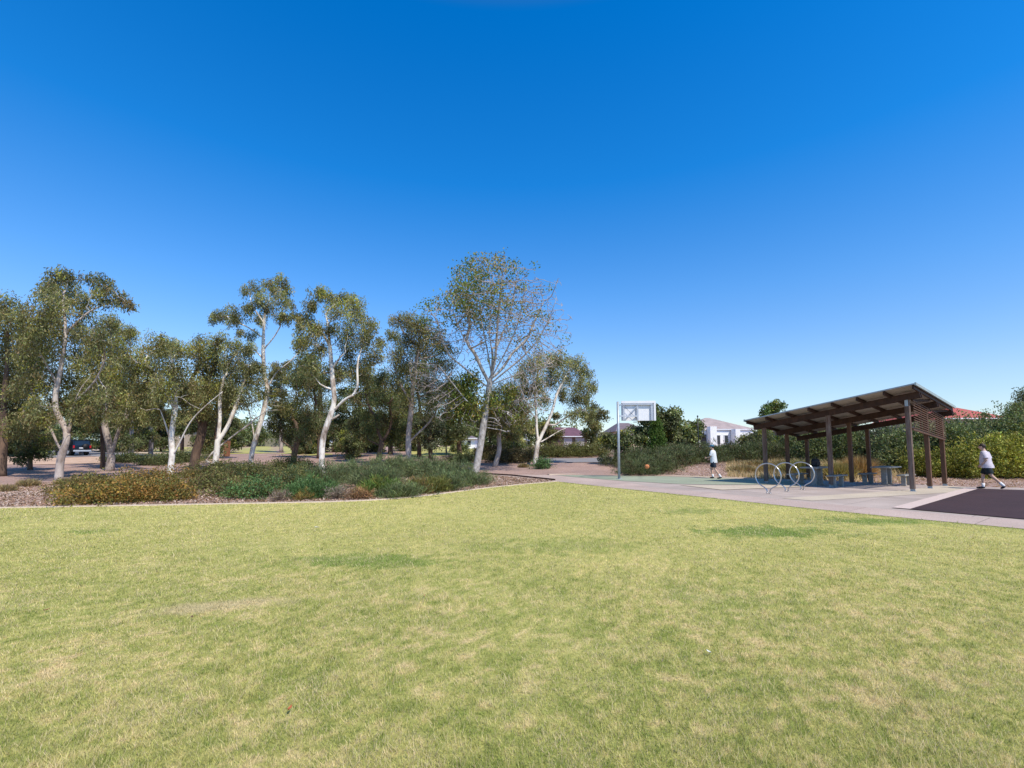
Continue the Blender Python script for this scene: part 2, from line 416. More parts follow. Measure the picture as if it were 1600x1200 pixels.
def make_grass(n=1000000):
    u = rng.random(n); a, b, p = 1.3, 24.0, -.35       # more blades near the viewer
    Y = (a ** p + u * (b ** p - a ** p)) ** (1 / p)
    X = (rng.random(n) * 2 - 1) * (Y * 1.16 + 1.5)
    k = Y < edge_y(X) + .09 * (fnoise(X, Y, 4.0) - .55)
    X, Y = X[k], Y[k]; n = len(X)
    h = (.013 + .02 * rng.random(n)) * (.7 + .6 * fnoise(X, Y, 2.2))
    wd = np.maximum(.0024, Y * .0009) * (.7 + .6 * rng.random(n))
    h = np.maximum(h, Y * .0018)
    h = h * np.where((fnoise(X + 5, Y + 3, 3.1) > .62) & (rng.random(n) < .3), 1.9, 1.0)
    az = rng.random(n) * 2 * np.pi; lean = .25 + 1.0 * rng.random(n)
    d = np.stack([np.cos(az) * lean, np.sin(az) * lean, np.ones(n)], -1) * h[:, None]
    s = np.stack([-np.sin(az + rng.normal(0, .6, n)), np.cos(az), np.zeros(n)], -1) * wd[:, None] * .5
    P = np.stack([X, Y, np.zeros(n)], -1)
    V = np.stack([P - s, P + s, P + d], 1).reshape(-1, 3)
    F = np.arange(3 * n).reshape(-1, 3)
    c = lawn_color(X, Y) * 1.18
    straw = rng.random(n) < (.24 + .3 * (fnoise(X + 9, Y, 3.0) > .55))
    c = np.where(straw[:, None], np.array([.66, .55, .33]), c)
    c = c * (.6 + .8 * rng.random(n))[:, None]
    c = np.repeat(c[:, None], 3, 1); c[:, :2] *= .74; c[:, 2] *= 1.16
    o = npmesh('lawn_grass', V, F, M['grass'], cols=c.reshape(-1, 3))
    tag(o, 'short yellow green mown grass of the park lawn', 'grass', kind='stuff')
make_grass()

# kerb strip
def kerb_mesh(name, line, w0, w1, z0, z1, m):
    L = np.array(line); T = np.gradient(L, axis=0); T /= np.linalg.norm(T, axis=1, keepdims=True)
    Nn = np.stack([-T[:, 1], T[:, 0]], -1)
    A, B = L + Nn * w0, L + Nn * w1
    n = len(L); V = []
    for P, z in ((A, z0), (A, z1), (B, z1), (B, z0)):
        V.append(np.column_stack([P, np.full(n, z)]))
    V = np.concatenate(V); i = np.arange(4 * n).reshape(4, n)
    F = np.concatenate([np.stack([i[r, :-1], i[r, 1:], i[r + 1, 1:], i[r + 1, :-1]], -1) for r in range(3)])
    o = npmesh(name, V, F, m)
    bm = bmesh.new(); bm.from_mesh(o.data); bmesh.ops.recalc_face_normals(bm, faces=bm.faces[:]); bm.to_mesh(o.data); bm.free()
    return o
tag(kerb_mesh('lawn_kerb', kerb_l, .0, .13, -.05, .03, M['kerb']), kind='structure')

# paved apron
L2 = np.array([-.592, .806]); S2 = np.array([.806, .592])
pin = np.array([(p + np.array([-(q - p)[1], (q - p)[0]]) / np.linalg.norm(q - p) * 1.55) for p, q in zip(path_l[:-1], path_l[1:])])
G = lambda px, py: tuple(gp(px, py)[:2])
apron = [tuple(p) for p in path_l] + [(30, -2), (30, 16), (24, 17.9), (20.7, 19.2)] + [G(1588, 762), G(1500, 760.5), G(1466, 758.5), (17.6, 21.9), (16.2, 23.5), (14.5, 24.6), G(1180, 748.5), G(1100, 745.5), G(1040, 742.5), G(1000, 741), G(960, 740), G(920, 740), G(865, 741.5), G(812, 732.5), G(752, 734), G(752, 738.6)]
flat('paving', apron, M['court_paving'], .004)
flat('path_strip', [tuple(p) for p in path_l] + [tuple(p) for p in pin[::-1]], M['aggregate'], .008)
flat('path', [G(752, 738.6), G(752, 733.8), G(812, 732.5), G(866, 742), G(892, 745.5), G(966, 751.5), tuple(pin[14]), tuple(path_l[8]), tuple(path_l[0])], M['aggregate'], .012)
flat('court', [G(868, 742.6), G(920, 741), G(960, 741), G(1000, 742), G(1040, 743.5), G(1100, 746.5), G(1180, 749.5), (14.1, 23.5), (12.6, 20.6), G(1190, 757.5), G(1120, 757.8), G(1060, 756.5), G(966, 751.3), G(895, 745.2)], M['green_court'], .016)
def kb(pts): return smooth_poly([G(*p) for p in pts], 4)
tag(kerb_mesh('court_kerb', kb([(858, 741.5), (890, 740.3), (920, 739.7), (960, 739.7), (1000, 740.8), (1040, 742.3), (1100, 745.3), (1180, 748.3)]), -.02, .32, -.02, .05, M['kerb']), kind='structure')
Pq = np.array([15.0, 17.9])
def LS(u, v): return tuple(Pq + L2 * u + S2 * v)
flat('paving_band', [G(1222, 779), G(1269, 783), LS(-1.0, .6), LS(-1.15, 4.0), LS(.1, 4.6), LS(.35, .2)], M['beige'], .012)
flat('paving_band', [G(1062, 758.5), G(1128, 766.2), LS(3.2, -.5), LS(4.1, -.4), G(1132, 759.5)], M['beige'], .020)
flat('playground_softfall', [G(1421.7, 796.7), G(1529, 764.3), G(1600, 766.5), (24, 16.2), (24, -2), (16.7, 2.3), G(1600, 812.5)], M['rubber'], .022)
a, b = np.array(G(1421.7, 796.7)), np.array(G(1529, 764.3)); e = (b - a) / np.linalg.norm(b - a); nn = np.array([-e[1], e[0]])
flat('softfall_edge', [a - nn * .003, b + e * .3 - nn * .003, b + e * .3 + nn * .38, a + nn * .38], M['pinkedge'], .026)
# raised timber edge along the path
eg = [gp(751, 739), gp(800, 743.5), gp(867, 751)]
mb = MB()
for p, q in zip(eg[:-1], eg[1:]): mb.bar((p[0], p[1], .03), (q[0], q[1], .03), .07, .12)
tag(mb.build('path_edging', M['timber_dark']), kind='structure')

# distant surfaces
lawn2 = noise_mat('far_lawn', [(.3, (.32, .31, .09)), (.7, (.5, .44, .16))], scale=1.2, detail=10, bump=.3, big=(.15, (.8, .85, .8), (1.1, 1.08, 1.05)))
strip('far_lawn', [(225, 707), (330, 709), (440, 709), (520, 714)], [(225, 694.5), (330, 694.5), (440, 694.5), (520, 695)], lawn2, .0, 60, 24)
strip('far_lawn', [(640, 714), (740, 710)], [(640, 698.5), (740, 698)], lawn2, .0, 40, 16)
strip('road', [(60, 716), (140, 712.5), (200, 717), (300, 719)], [(60, 705), (140, 704.5), (200, 708), (300, 711.5)], M['road'], .006, 60, 8)
strip('road_kerb', [(138, 704.4), (200, 707.9), (300, 711.4)], [(138, 702.6), (200, 705.8), (300, 709.0)], M['kerb'], .07, 40, 4)
strip('dirt_verge', [(-60, 727), (60, 726), (170, 724)], [(-60, 713), (60, 716), (170, 713)], M['sand'], .012, 40, 8)
strip('footpath', [(-120, 775), (0, 774), (95, 772)], [(-120, 767), (0, 767), (95, 768)], M['aggregate'], .006, 30, 4)
strip('far_road', [(850, 723), (950, 722.5), (1000, 723)], [(850, 716), (950, 715), (1000, 716)], M['road'], .01, 30, 6)
strip('sandy_path', [(270, 722), (345, 724)], [(268, 716), (345, 716)], M['sand'], .015, 20, 6)

# loose mulch chips
def chips(n=60000):
    X = rng.uniform(-22, 4, n); Y = edge_y(X) + rng.random(n) ** 1.4 * 13 + .15
    n2 = n // 3
    X2 = rng.uniform(8, 26, n2); Y2 = rng.uniform(19, 33, n2)
    k2 = (Y2 > np.interp(X2, [8, 10.7, 12.7, 15, 18.2, 20.7, 26], [29.8, 26.9, 25.3, 24.7, 21.2, 19.6, 18.4]) + .1)
    X = np.concatenate([X, X2[k2]]); Y = np.concatenate([Y, Y2[k2]])
    pe = np.interp(X, [-.8, 4], [28.0, 22.5]); kk = (X > 2) & (X < 8) | ((X > -1.9) & (X < 5) & (Y > pe))
    X, Y = X[~kk], Y[~kk]; n = len(X)
    s = rng.uniform(.02, .05, n); az = rng.random(n) * 6.28
    c = np.stack([X, Y, terr(X, Y) + .004], -1)
    t = rng.normal(0, .35, (n, 2))
    u = np.stack([np.cos(az), np.sin(az), t[:, 0]], -1) * s[:, None]
    v = np.stack([-np.sin(az), np.cos(az), t[:, 1]], -1) * s[:, None] * .4
    up = np.array([0, 0, .02])
    V = np.stack([c - u - v, c + u - v + up, c + u + v + up, c - u + v], 1).reshape(-1, 3)
    pal = np.array([(.48, .35, .29), (.38, .25, .2), (.24, .15, .12), (.6, .48, .42), (.42, .26, .18)])
    cc = pal[rng.integers(0, 5, n)] * rng.uniform(.7, 1.2, (n, 1))
    o = npmesh('mulch_chips', V, np.arange(4 * n).reshape(-1, 4), M['shrub'], cols=np.repeat(cc, 4, 0))
    tag(o, 'loose bark mulch chips and leaf litter over garden beds', 'mulch', kind='stuff')
chips()

# ------------------------------------------------------------------ foliage
def unit(v): return v / np.maximum(np.linalg.norm(v, axis=-1, keepdims=True), 1e-9)

def leaf_cloud(centers, per, sig, length, width, cols, droop=.6, out=None, jit=.25, up=0):
    """many small leaf-shaped faces round the given twig ends"""
    k = len(centers); n = k * per
    idx = np.repeat(np.arange(k), per)
    off = rng.normal(0, 1, (n, 3)); off = off / np.maximum(1, np.linalg.norm(off, axis=1, keepdims=True) / 1.9)
    P = centers[idx] + off * (sig[idx][:, None] if np.ndim(sig) else sig) * (np.array([.85, .85, 1.2]) if droop > .65 else np.array([1, 1, .75]))
    d = rng.normal(0, 1, (n, 3)); d[:, 2] += -droop * 1.6 + up * 1.6
    if out is not None: d += out[idx] * 1.4
    d = unit(d); s = unit(np.cross(d, rng.normal(0, 1, (n, 3))))
    L = length * rng.uniform(.6, 1.3, (n, 1)); W = width * rng.uniform(.7, 1.3, (n, 1))
    V = np.stack([P, P + d * L * .5 + s * W * .5, P + d * L, P + d * L * .5 - s * W * .5], 1).reshape(-1, 3)
    c = cols[idx] * rng.uniform(1 - jit, 1 + jit, (n, 1)) * np.where(rng.random((n, 1)) < .06, 1.5, 1.0) * (1 + rng.normal(0, .08, (n, 3)))  # a few leaves brightened at random, glints painted into their colour
    return V, np.repeat(np.clip(c, 0.004, 1), 4, 0)

MINR = []
def grow(poly, attr, step, kill, infl, iters=90, wob=.18):
    """branch skeleton: given limbs first, then twigs that grow toward the leaf clusters"""
    nodes, par, MINR[:] = [], [], []
    for li, (pl, attach) in enumerate(poly):
        pl = np.array(pl, float)
        t = np.concatenate([[0], np.cumsum(np.linalg.norm(np.diff(pl, axis=0), axis=1))])
        kk = max(2, int(t[-1] / step) + 1); s = np.linspace(0, t[-1], kk)
        q = np.stack([np.interp(s, t, pl[:, i]) for i in range(3)], -1)
        # soften the corners
        for _ in range(2): q[1:-1] = (q[:-2] + 2 * q[1:-1] + q[2:]) / 4
        prev = -1
        if nodes and attach:
            prev = int(np.argmin(np.linalg.norm(np.array(nodes) - q[0], axis=1))); q = q[1:]
        for qi, p in enumerate(q):
            MINR.append((1 - .78 * qi / len(q)) if li == 0 else .54 * (1 - .65 * qi / len(q)))
            nodes.append(p); par.append(prev); prev = len(nodes) - 1
    hero = len(nodes)
    A = attr.copy()
    P = np.array(nodes); par = list(par)
    near = np.full(len(A), -1); nd = np.full(len(A), 1e9)
    start = 0
    for it in range(iters):
        if len(A) == 0: break
        D = np.linalg.norm(A[:, None] - P[None, start:], axis=2)
        j = D.argmin(1); dm = D[np.arange(len(A)), j]
        b = dm < nd; nd[b] = dm[b]; near[b] = j[b] + start
        keep = nd > kill
        A, near, nd = A[keep], near[keep], nd[keep]
        start = len(P)
        new, npar = [], []
        for k in np.unique(near[nd < infl]):
            dirs = unit(A[(near == k) & (nd < infl)] - P[k]).sum(0)
            dv = dirs / max(np.linalg.norm(dirs), 1e-6) + rng.normal(0, wob, 3)
            dv = dv / np.linalg.norm(dv)
            new.append(P[k] + dv * step); npar.append(int(k))
        if not new: break
        P = np.concatenate([P, np.array(new)]); par += npar
    return P, np.array(par), hero

LAST = []
def wood(P, par, r0, tip, hero, expo=.6, heromin=0):
    n = len(P); ch = [[] for _ in range(n)]
    for i in range(n):
        if par[i] >= 0: ch[par[i]].append(i)
    acc = np.zeros(n)
    for i in range(n - 1, -1, -1):
        if not ch[i]: acc[i] += 1
        if par[i] >= 0: acc[par[i]] += acc[i]
    root = 0
    # children may have lower ids only for hero limbs: recompute leaf counts safely
    order = []
    st = [i for i in range(n) if par[i] < 0]
    while st:
        k = st.pop(); order.append(k); st += ch[k]
    acc[:] = 0
    for k in reversed(order):
        if not ch[k]: acc[k] = 1
        else: acc[k] = sum(acc[c] for c in ch[k])
    depth = np.zeros(n)
    for k in order:
        if par[k] >= 0: depth[k] = depth[par[k]] + np.linalg.norm(P[k] - P[par[k]])
    R = tip + (r0 - tip) * (np.maximum(acc - 1, 0) / acc[order[0]]) ** expo
    if heromin: R[:hero] = np.maximum(R[:hero], np.array(MINR) * r0 * heromin)
    R = R * (1 + .3 * np.exp(-depth / (1.8 * r0 + .05)) * (np.arange(n) < hero))
    mb_v, mb_f = [], []; LAST.clear()
    todo = [(k, -1) for k in range(n) if par[k] < 0]
    while todo:
        k, p = todo.pop()
        chain = ([p] if p >= 0 else []) + [k]
        while ch[k]:
            c = sorted(ch[k], key=lambda q: -acc[q]); todo += [(q, k) for q in c[1:]]
            k = c[0]; chain.append(k)
        if len(chain) < 2: continue
        pts = P[chain]; rr = R[chain].copy()
        if p >= 0: rr[0] = min(R[p] * .8, rr[1] * 1.2)
        big = rr.max()
        v, f = tube(pts, rr, 10 if big > .08 else (6 if big > .03 else 4), True)
        b = len(mb_v); mb_v += v; mb_f += [tuple(i + b for i in q) for q in f]; LAST.extend([big] * len(f))
    return mb_v, mb_f

def wood_obj(vs, fs, m, parent):
    me = bpy.data.meshes.new('trunk'); me.from_pydata([tuple(map(float, v)) for v in vs], [], fs); me.update()
    me.polygons.foreach_set('use_smooth', np.ones(len(me.polygons), bool)); me.materials.append(m)
    return link('trunk', me, parent)

OLIVE = np.array([.225, .22, .092]); DARK = np.array([.1, .115, .047]); YEL = np.array([.40, .39, .055]); RED = np.array([.25, .165, .085]); GREY = np.array([.14, .16, .1])

def pol(pts, Y, dep=None):
    return np.array([at(px, py, Y + (0 if dep is None else dep[i])) for i, (px, py) in enumerate(pts)])

def gum(label, base, Y, limbs, clumps, r0, bark='bark_white', dens=1.0, tone=OLIVE, group=None, leaf=(.16, .042), name='gum_tree', twig=.011, depthk=1.0, yel=.2, red=.12, cat='tree', matl='leaf', sub=35, per=60, droop=1.0, loose=.62):
    """base (px,py); limbs: list of polylines in photo positions with optional depth offsets; clumps: (px,py,r px)"""
    b = at(base[0], base[1], Y); b[2] = float(terr(b[0], b[1])) if Y > 26 else 0
    root = empty(name, b, label, cat, group)
    R = lambda A: np.asarray(A) - b
    polys = []
    for i, lm in enumerate(limbs):
        dep0 = 0 if i == 0 else rng.uniform(-.6, .6)
        pts = []
        for j, q in enumerate(lm):
            t = j / max(1, len(lm) - 1)
            pts.append(at(q[0], q[1], Y + (q[2] if len(q) > 2 else dep0 * t)))
        if i == 0: pts[0] = b - np.array([0, 0, .08])
        elif i > 0:
            pass
        polys.append((R(pts), i > 0))
    cs, ss, cl = [], [], []
    cx = np.mean([c[0] for c in clumps]); span = max(abs(c[0] - cx) + c[2] for c in clumps) * Y / FPX
    zs = [c[1] for c in clumps]; z0, z1 = min(zs), max(zs) + 1
    for c in clumps:
        r = c[2] * Y / FPX
        dy = rng.uniform(-1, 1) * math.sqrt(max(span ** 2 - ((c[0] - cx) * Y / FPX) ** 2, .1)) * .6 * depthk
        ctr = at(c[0], c[1], Y + dy)
        ctr = at(c[0], c[1], Y + dy)
        k = max(5, int(sub * dens * (r / 1.0) ** 1.5))
        d = unit(rng.normal(0, 1, (k, 3))) * (rng.random((k, 1)) ** .5) * 1.1
        q = ctr + d * r * np.array([1, 1, .85])
        cs.append(q); ss.append(np.full(k, max(.14, .25 * min(r, 1.1) ** .6)))
        tone_c = tone * rng.uniform(.8, 1.2)
        hi = 1 - (c[1] - z0) / (z1 - z0)
        f = np.tile(tone_c, (k, 1)) * rng.uniform(.5, 1.5, (k, 1)) * (.42 + .72 * np.linalg.norm(d, axis=1, keepdims=True))  # inner clusters darker: shade inside the crown put into the colour
        topness = np.clip(.75 * d[:, 2] + .3 * d[:, 0] + .45 * hi - .15, 0, 1)  # yellow young tips, weighted to top and right to paint in sunlight
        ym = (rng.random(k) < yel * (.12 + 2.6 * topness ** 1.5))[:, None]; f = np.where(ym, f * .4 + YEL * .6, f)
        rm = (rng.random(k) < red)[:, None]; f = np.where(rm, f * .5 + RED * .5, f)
        cl.append(f)
    C = R(np.concatenate(cs)); Sg = np.concatenate(ss); Cc = np.concatenate(cl)
    step = .3 if Y < 40 else .5
    P, par, hero = grow(polys, C[rng.random(len(C)) < loose], step, step * 1.3, 30.)
    vs, fs = wood(P, par, r0, twig * (1 if Y < 40 else 1.5), hero, .6, .62)
    wood_obj(vs, fs, M[bark], root)
    sc = max(1.0, Y / 34)
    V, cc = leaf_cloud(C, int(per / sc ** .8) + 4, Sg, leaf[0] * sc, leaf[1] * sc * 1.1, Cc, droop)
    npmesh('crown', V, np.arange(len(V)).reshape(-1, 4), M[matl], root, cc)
    return root

GG = 'gum trees in the park'
gum('gum tree at the left frame edge with brown trunk and hanging dark foliage', (2, 735), 28, [[(2, 735), (4, 700), (8, 660), (5, 620), (12, 570), (10, 520)], [(8, 660), (-20, 620), (-35, 580)], [(5, 620), (35, 600), (45, 575)]],
    [(8, 478, 20), (22, 500, 22), (-25, 510, 42), (25, 545, 36), (-5, 580, 45), (42, 590, 34), (10, 630, 38), (55, 560, 24), (-40, 620, 45), (35, 640, 26), (-50, 560, 45), (5, 665, 22), (28, 668, 20), (50, 655, 20), (-25, 665, 26)], .22, 'bark_brown', 1.1, tone=OLIVE * .85, yel=.14)
gum('large forked white gum tree in front of the dark car', (92, 750), 24.2, [[(93, 750), (93, 728), (96, 708), (105, 692), (106, 676), (98, 660), (87, 645), (85, 625), (90, 600), (98, 560), (103, 520), (102, 500), (98, 470)],
    [(92, 700), (84, 680), (76, 662), (62, 640), (52, 615), (42, 590)], [(106, 678), (113, 655), (116, 630), (126, 605), (140, 590)], [(90, 600), (75, 575), (60, 545)], [(103, 520), (140, 485), (165, 475), (190, 468)], [(118, 628), (150, 595), (165, 560)]],
    [(92, 436, 14), (108, 432, 15), (75, 452, 17), (100, 458, 28), (82, 482, 26), (112, 486, 26), (62, 498, 22), (92, 514, 30), (148, 440, 13), (168, 446, 16), (188, 468, 13), (165, 468, 15), (140, 470, 12), (202, 476, 8), (50, 520, 22), (72, 540, 28), (45, 560, 26), (130, 525, 20), (150, 528, 22), (120, 560, 28), (148, 566, 28), (60, 590, 28), (100, 595, 20), (160, 600, 24), (40, 610, 24), (135, 622, 20), (170, 630, 22), (60, 640, 20), (150, 650, 16), (70, 655, 16), (125, 648, 14), (140, 660, 12), (85, 625, 16)], .16, 'bark_gum_grey', 1.0, tone=OLIVE * .9, red=.16)
gum('gum tree with twin orange lit trunks behind the orange brown shrub, right of the car', (172, 722), 32, [[(174, 726), (175, 705), (180, 690), (185, 672), (195, 655), (200, 620)], [(174, 715), (170, 690), (163, 668), (165, 620), (170, 570)], [(190, 660), (210, 640), (225, 625)]],
    [(160, 508, 18), (178, 512, 20), (198, 525, 17), (205, 518, 10), (165, 540, 24), (190, 548, 22), (175, 575, 28), (150, 590, 24), (205, 580, 24), (190, 610, 26), (165, 625, 24), (215, 615, 20), (205, 640, 18), (185, 655, 15), (195, 662, 12), (160, 655, 14), (220, 650, 14)], .22, 'bark_grey', 1.0, tone=OLIVE * .95, yel=.28)
gum('slim dark trunked gum tree just left of the twin orange trunks', (161, 724), 34, [[(161, 724), (161, 700), (160, 675), (158, 640), (150, 600)]],
    [(140, 640, 20), (155, 610, 24), (130, 610, 20), (165, 645, 16), (128, 650, 14)], .14, 'bark_brown', .9, tone=OLIVE * .7)
gum('white gum tree forking low into a V behind the orange shrub', (266, 736), 26.5, [[(264, 738), (268, 718), (271, 700), (266, 688), (270, 665), (274, 640), (275, 615), (271, 590), (268, 560)], [(270, 712), (280, 694), (288, 676), (296, 660), (310, 644), (328, 628), (348, 612)], [(266, 688), (258, 660), (250, 640)], [(274, 640), (250, 600), (240, 580)]],
    [(250, 536, 18), (235, 552, 20), (262, 548, 20), (278, 545, 14), (240, 580, 24), (268, 578, 24), (228, 605, 22), (255, 612, 24), (285, 600, 22), (225, 632, 18), (248, 640, 16), (300, 612, 18), (290, 630, 14), (210, 570, 20), (215, 640, 14), (235, 652, 14), (255, 655, 12), (285, 650, 12)], .15, 'bark_white', 1.0, yel=.24)
gum('dark trunked gum tree with a broken forked stub between two white gums', (303, 722), 31, [[(300, 724), (306, 705), (313, 688), (316, 670), (319, 655), (322, 630), (326, 590)], [(316, 668), (308, 656)], [(319, 655), (300, 620), (300, 590)]],
    [(320, 540, 18), (340, 535, 16), (308, 555, 20), (335, 560, 24), (318, 585, 24), (350, 582, 22), (335, 610, 24), (305, 610, 20), (322, 635, 18), (345, 638, 14), (305, 645, 14), (330, 655, 12)], .26, 'bark_brown', 1.0, yel=.24)
gum('white gum tree with two upright stems and a leaning brown trunk beside it', (336, 722), 29.5, [[(336, 730), (338, 712), (340, 692), (342, 675), (344, 650), (343, 625), (350, 590)], [(341, 690), (350, 676), (359, 660), (364, 645), (372, 628), (380, 600)], [(318, 727, .8), (330, 708, .8), (350, 692, .8), (372, 675, .6), (392, 660, .4), (405, 650, .2), (420, 640, 0)], [(372, 675), (385, 668), (400, 652)]],
    [(365, 540, 14), (382, 548, 16), (362, 565, 20), (388, 572, 20), (372, 595, 22), (398, 596, 17), (352, 610, 20), (385, 622, 18), (405, 575, 12), (362, 632, 14), (410, 612, 10)], .18, 'bark_white', .95, yel=.24)
gum('tall slender white gum tree with an open high crown', (392, 718), 31.5, [[(391, 722), (393, 708), (398, 690), (404, 672), (410, 650), (415, 628), (419, 606), (414, 592), (412, 570), (411, 545), (412, 515), (413, 495), (417, 478), (422, 465)], [(398, 690), (395, 668), (390, 645), (382, 622), (368, 606)], [(419, 606), (426, 590), (434, 578), (450, 568), (466, 552), (472, 540)], [(412, 530), (395, 515), (375, 505), (362, 500)], [(413, 505), (400, 488), (392, 470)], [(417, 478), (432, 470), (440, 462)], [(412, 545), (428, 528), (438, 510)], [(411, 560), (396, 545), (386, 530)]],
    [(418, 440, 8), (435, 438, 11), (402, 448, 11), (385, 456, 9), (424, 452, 13), (446, 454, 11), (404, 468, 13), (438, 470, 13), (420, 480, 12), (390, 482, 12), (452, 474, 9), (372, 490, 13), (354, 494, 13), (340, 492, 9), (365, 503, 9), (404, 500, 12), (436, 492, 11), (449, 496, 9), (334, 498, 6), (392, 524, 9), (376, 520, 5), (388, 545, 8), (440, 590, 12), (438, 615, 12), (446, 638, 12), (430, 572, 6), (470, 542, 9)], .155, 'bark_white', .95, yel=.22, red=.12)
gum('white gum tree with a curved trunk and right side branch in the shrub bed', (504, 730), 27.5, [[(505, 732), (503, 712), (503, 692), (507, 675), (514, 655), (520, 640), (523, 625), (521, 605), (519, 585), (517, 560), (515, 535), (513, 510), (509, 490)], [(520, 645), (532, 628), (545, 620), (558, 615), (566, 609)], [(557, 614), (560, 598), (557, 580), (560, 560)], [(514, 657), (522, 656), (530, 648)], [(519, 575), (528, 562), (540, 550)], [(517, 545), (505, 520), (490, 505)], [(521, 610), (510, 608), (500, 600)]],
    [(495, 458, 12), (508, 466, 15), (490, 478, 13), (535, 468, 13), (552, 474, 15), (528, 486, 16), (558, 492, 17), (578, 512, 15), (572, 530, 18), (594, 535, 10), (545, 520, 20), (480, 500, 14), (466, 508, 12), (488, 520, 15), (512, 515, 15), (460, 492, 9), (548, 550, 20), (580, 555, 15), (500, 545, 16), (475, 535, 16), (565, 580, 20), (535, 580, 18), (484, 575, 18)], .165, 'bark_white', 1.05, yel=.34, red=.12)
gum('gum tree with a flaky grey trunk just left of the half bare tree', (640, 715), 33, [[(641, 722), (638, 700), (638, 680), (641, 655), (643, 630), (646, 600), (650, 565), (655, 540)], [(640, 690), (655, 675), (670, 662), (680, 645)], [(643, 630), (625, 600), (615, 570)]],
    [(625, 502, 14), (642, 505, 16), (660, 512, 18), (680, 528, 18), (698, 545, 14), (615, 525, 12), (640, 530, 22), (665, 550, 24), (690, 570, 20), (625, 560, 20), (645, 590, 26), (675, 605, 24), (615, 600, 18), (700, 600, 14), (640, 630, 18), (668, 640, 18), (700, 640, 12)], .2, 'bark_grey', 1.1, yel=.1, red=.3, tone=OLIVE * 1.0)
gum('spreading white gum tree with forked trunk on the far side of the concrete path', (836, 718), 36, [[(832, 722), (838, 706), (841, 690), (838, 668), (838, 645), (835, 615), (840, 585)], [(841, 692), (848, 676), (856, 660), (864, 640), (868, 620), (880, 595)], [(841, 693), (860, 682), (875, 672), (884, 669)], [(862, 668), (880, 655), (898, 644), (915, 640)], [(838, 655), (826, 640), (812, 625)]],
    [(830, 575, 18), (848, 562, 15), (865, 565, 15), (880, 560, 14), (898, 568, 15), (915, 582, 14), (924, 602, 11), (908, 606, 16), (886, 590, 18), (862, 592, 18), (838, 600, 18), (900, 625, 14), (918, 622, 10), (880, 618, 12), (912, 645, 11), (895, 648, 10), (926, 648, 8), (850, 625, 13), (822, 610, 14), (815, 590, 12)], .17, 'bark_white', 1.05, yel=.24, red=.16)
gum('small gum tree with pinkish leaning trunk right of the half bare tree', (773, 729), 35, [[(771, 732), (777, 715), (782, 700), (778, 686), (781, 672), (788, 655), (795, 640)], [(779, 682), (772, 665), (765, 650)]],
    [(780, 640, 18), (800, 632, 18), (765, 640, 16), (790, 660, 16), (812, 655, 16), (800, 680, 12), (770, 668, 14), (820, 638, 14), (755, 660, 14), (800, 610, 18), (775, 615, 16)], .17, 'bark_grey', 1.1, tone=OLIVE * .75, red=.25)
gum('dark low branching tree on grass between two white gums', (458, 714), 34, [[(456, 716), (460, 704), (465, 692), (466, 680), (462, 660)], [(460, 703), (448, 695), (440, 688)], [(464, 690), (480, 675), (490, 660)]],
    [(455, 632, 16), (475, 620, 18), (440, 650, 16), (462, 655, 20), (485, 650, 18), (435, 670, 13), (452, 678, 14), (478, 678, 16), (495, 672, 14), (500, 630, 16), (470, 595, 16), (425, 660, 8), (495, 600, 16)], .2, 'bark_brown', 1.1, tone=DARK * 1.3, red=.3, yel=.06)
gum('dark drooping gum with bent pale twigs behind the centre shrubs', (590, 714), 38, [[(590, 716), (594, 704), (598, 690), (590, 675), (588, 650)], [(595, 697), (585, 692), (577, 688)], [(598, 690), (610, 670), (612, 650)]],
    [(560, 620, 18), (585, 610, 18), (605, 625, 18), (570, 645, 18), (598, 655, 18), (620, 650, 16), (555, 665, 14), (612, 680, 12), (580, 672, 14), (630, 670, 10), (600, 590, 16), (570, 590, 14), (622, 615, 14)], .2, 'bark_brown', 1.1, tone=DARK * 1.35, red=.25, yel=.14)

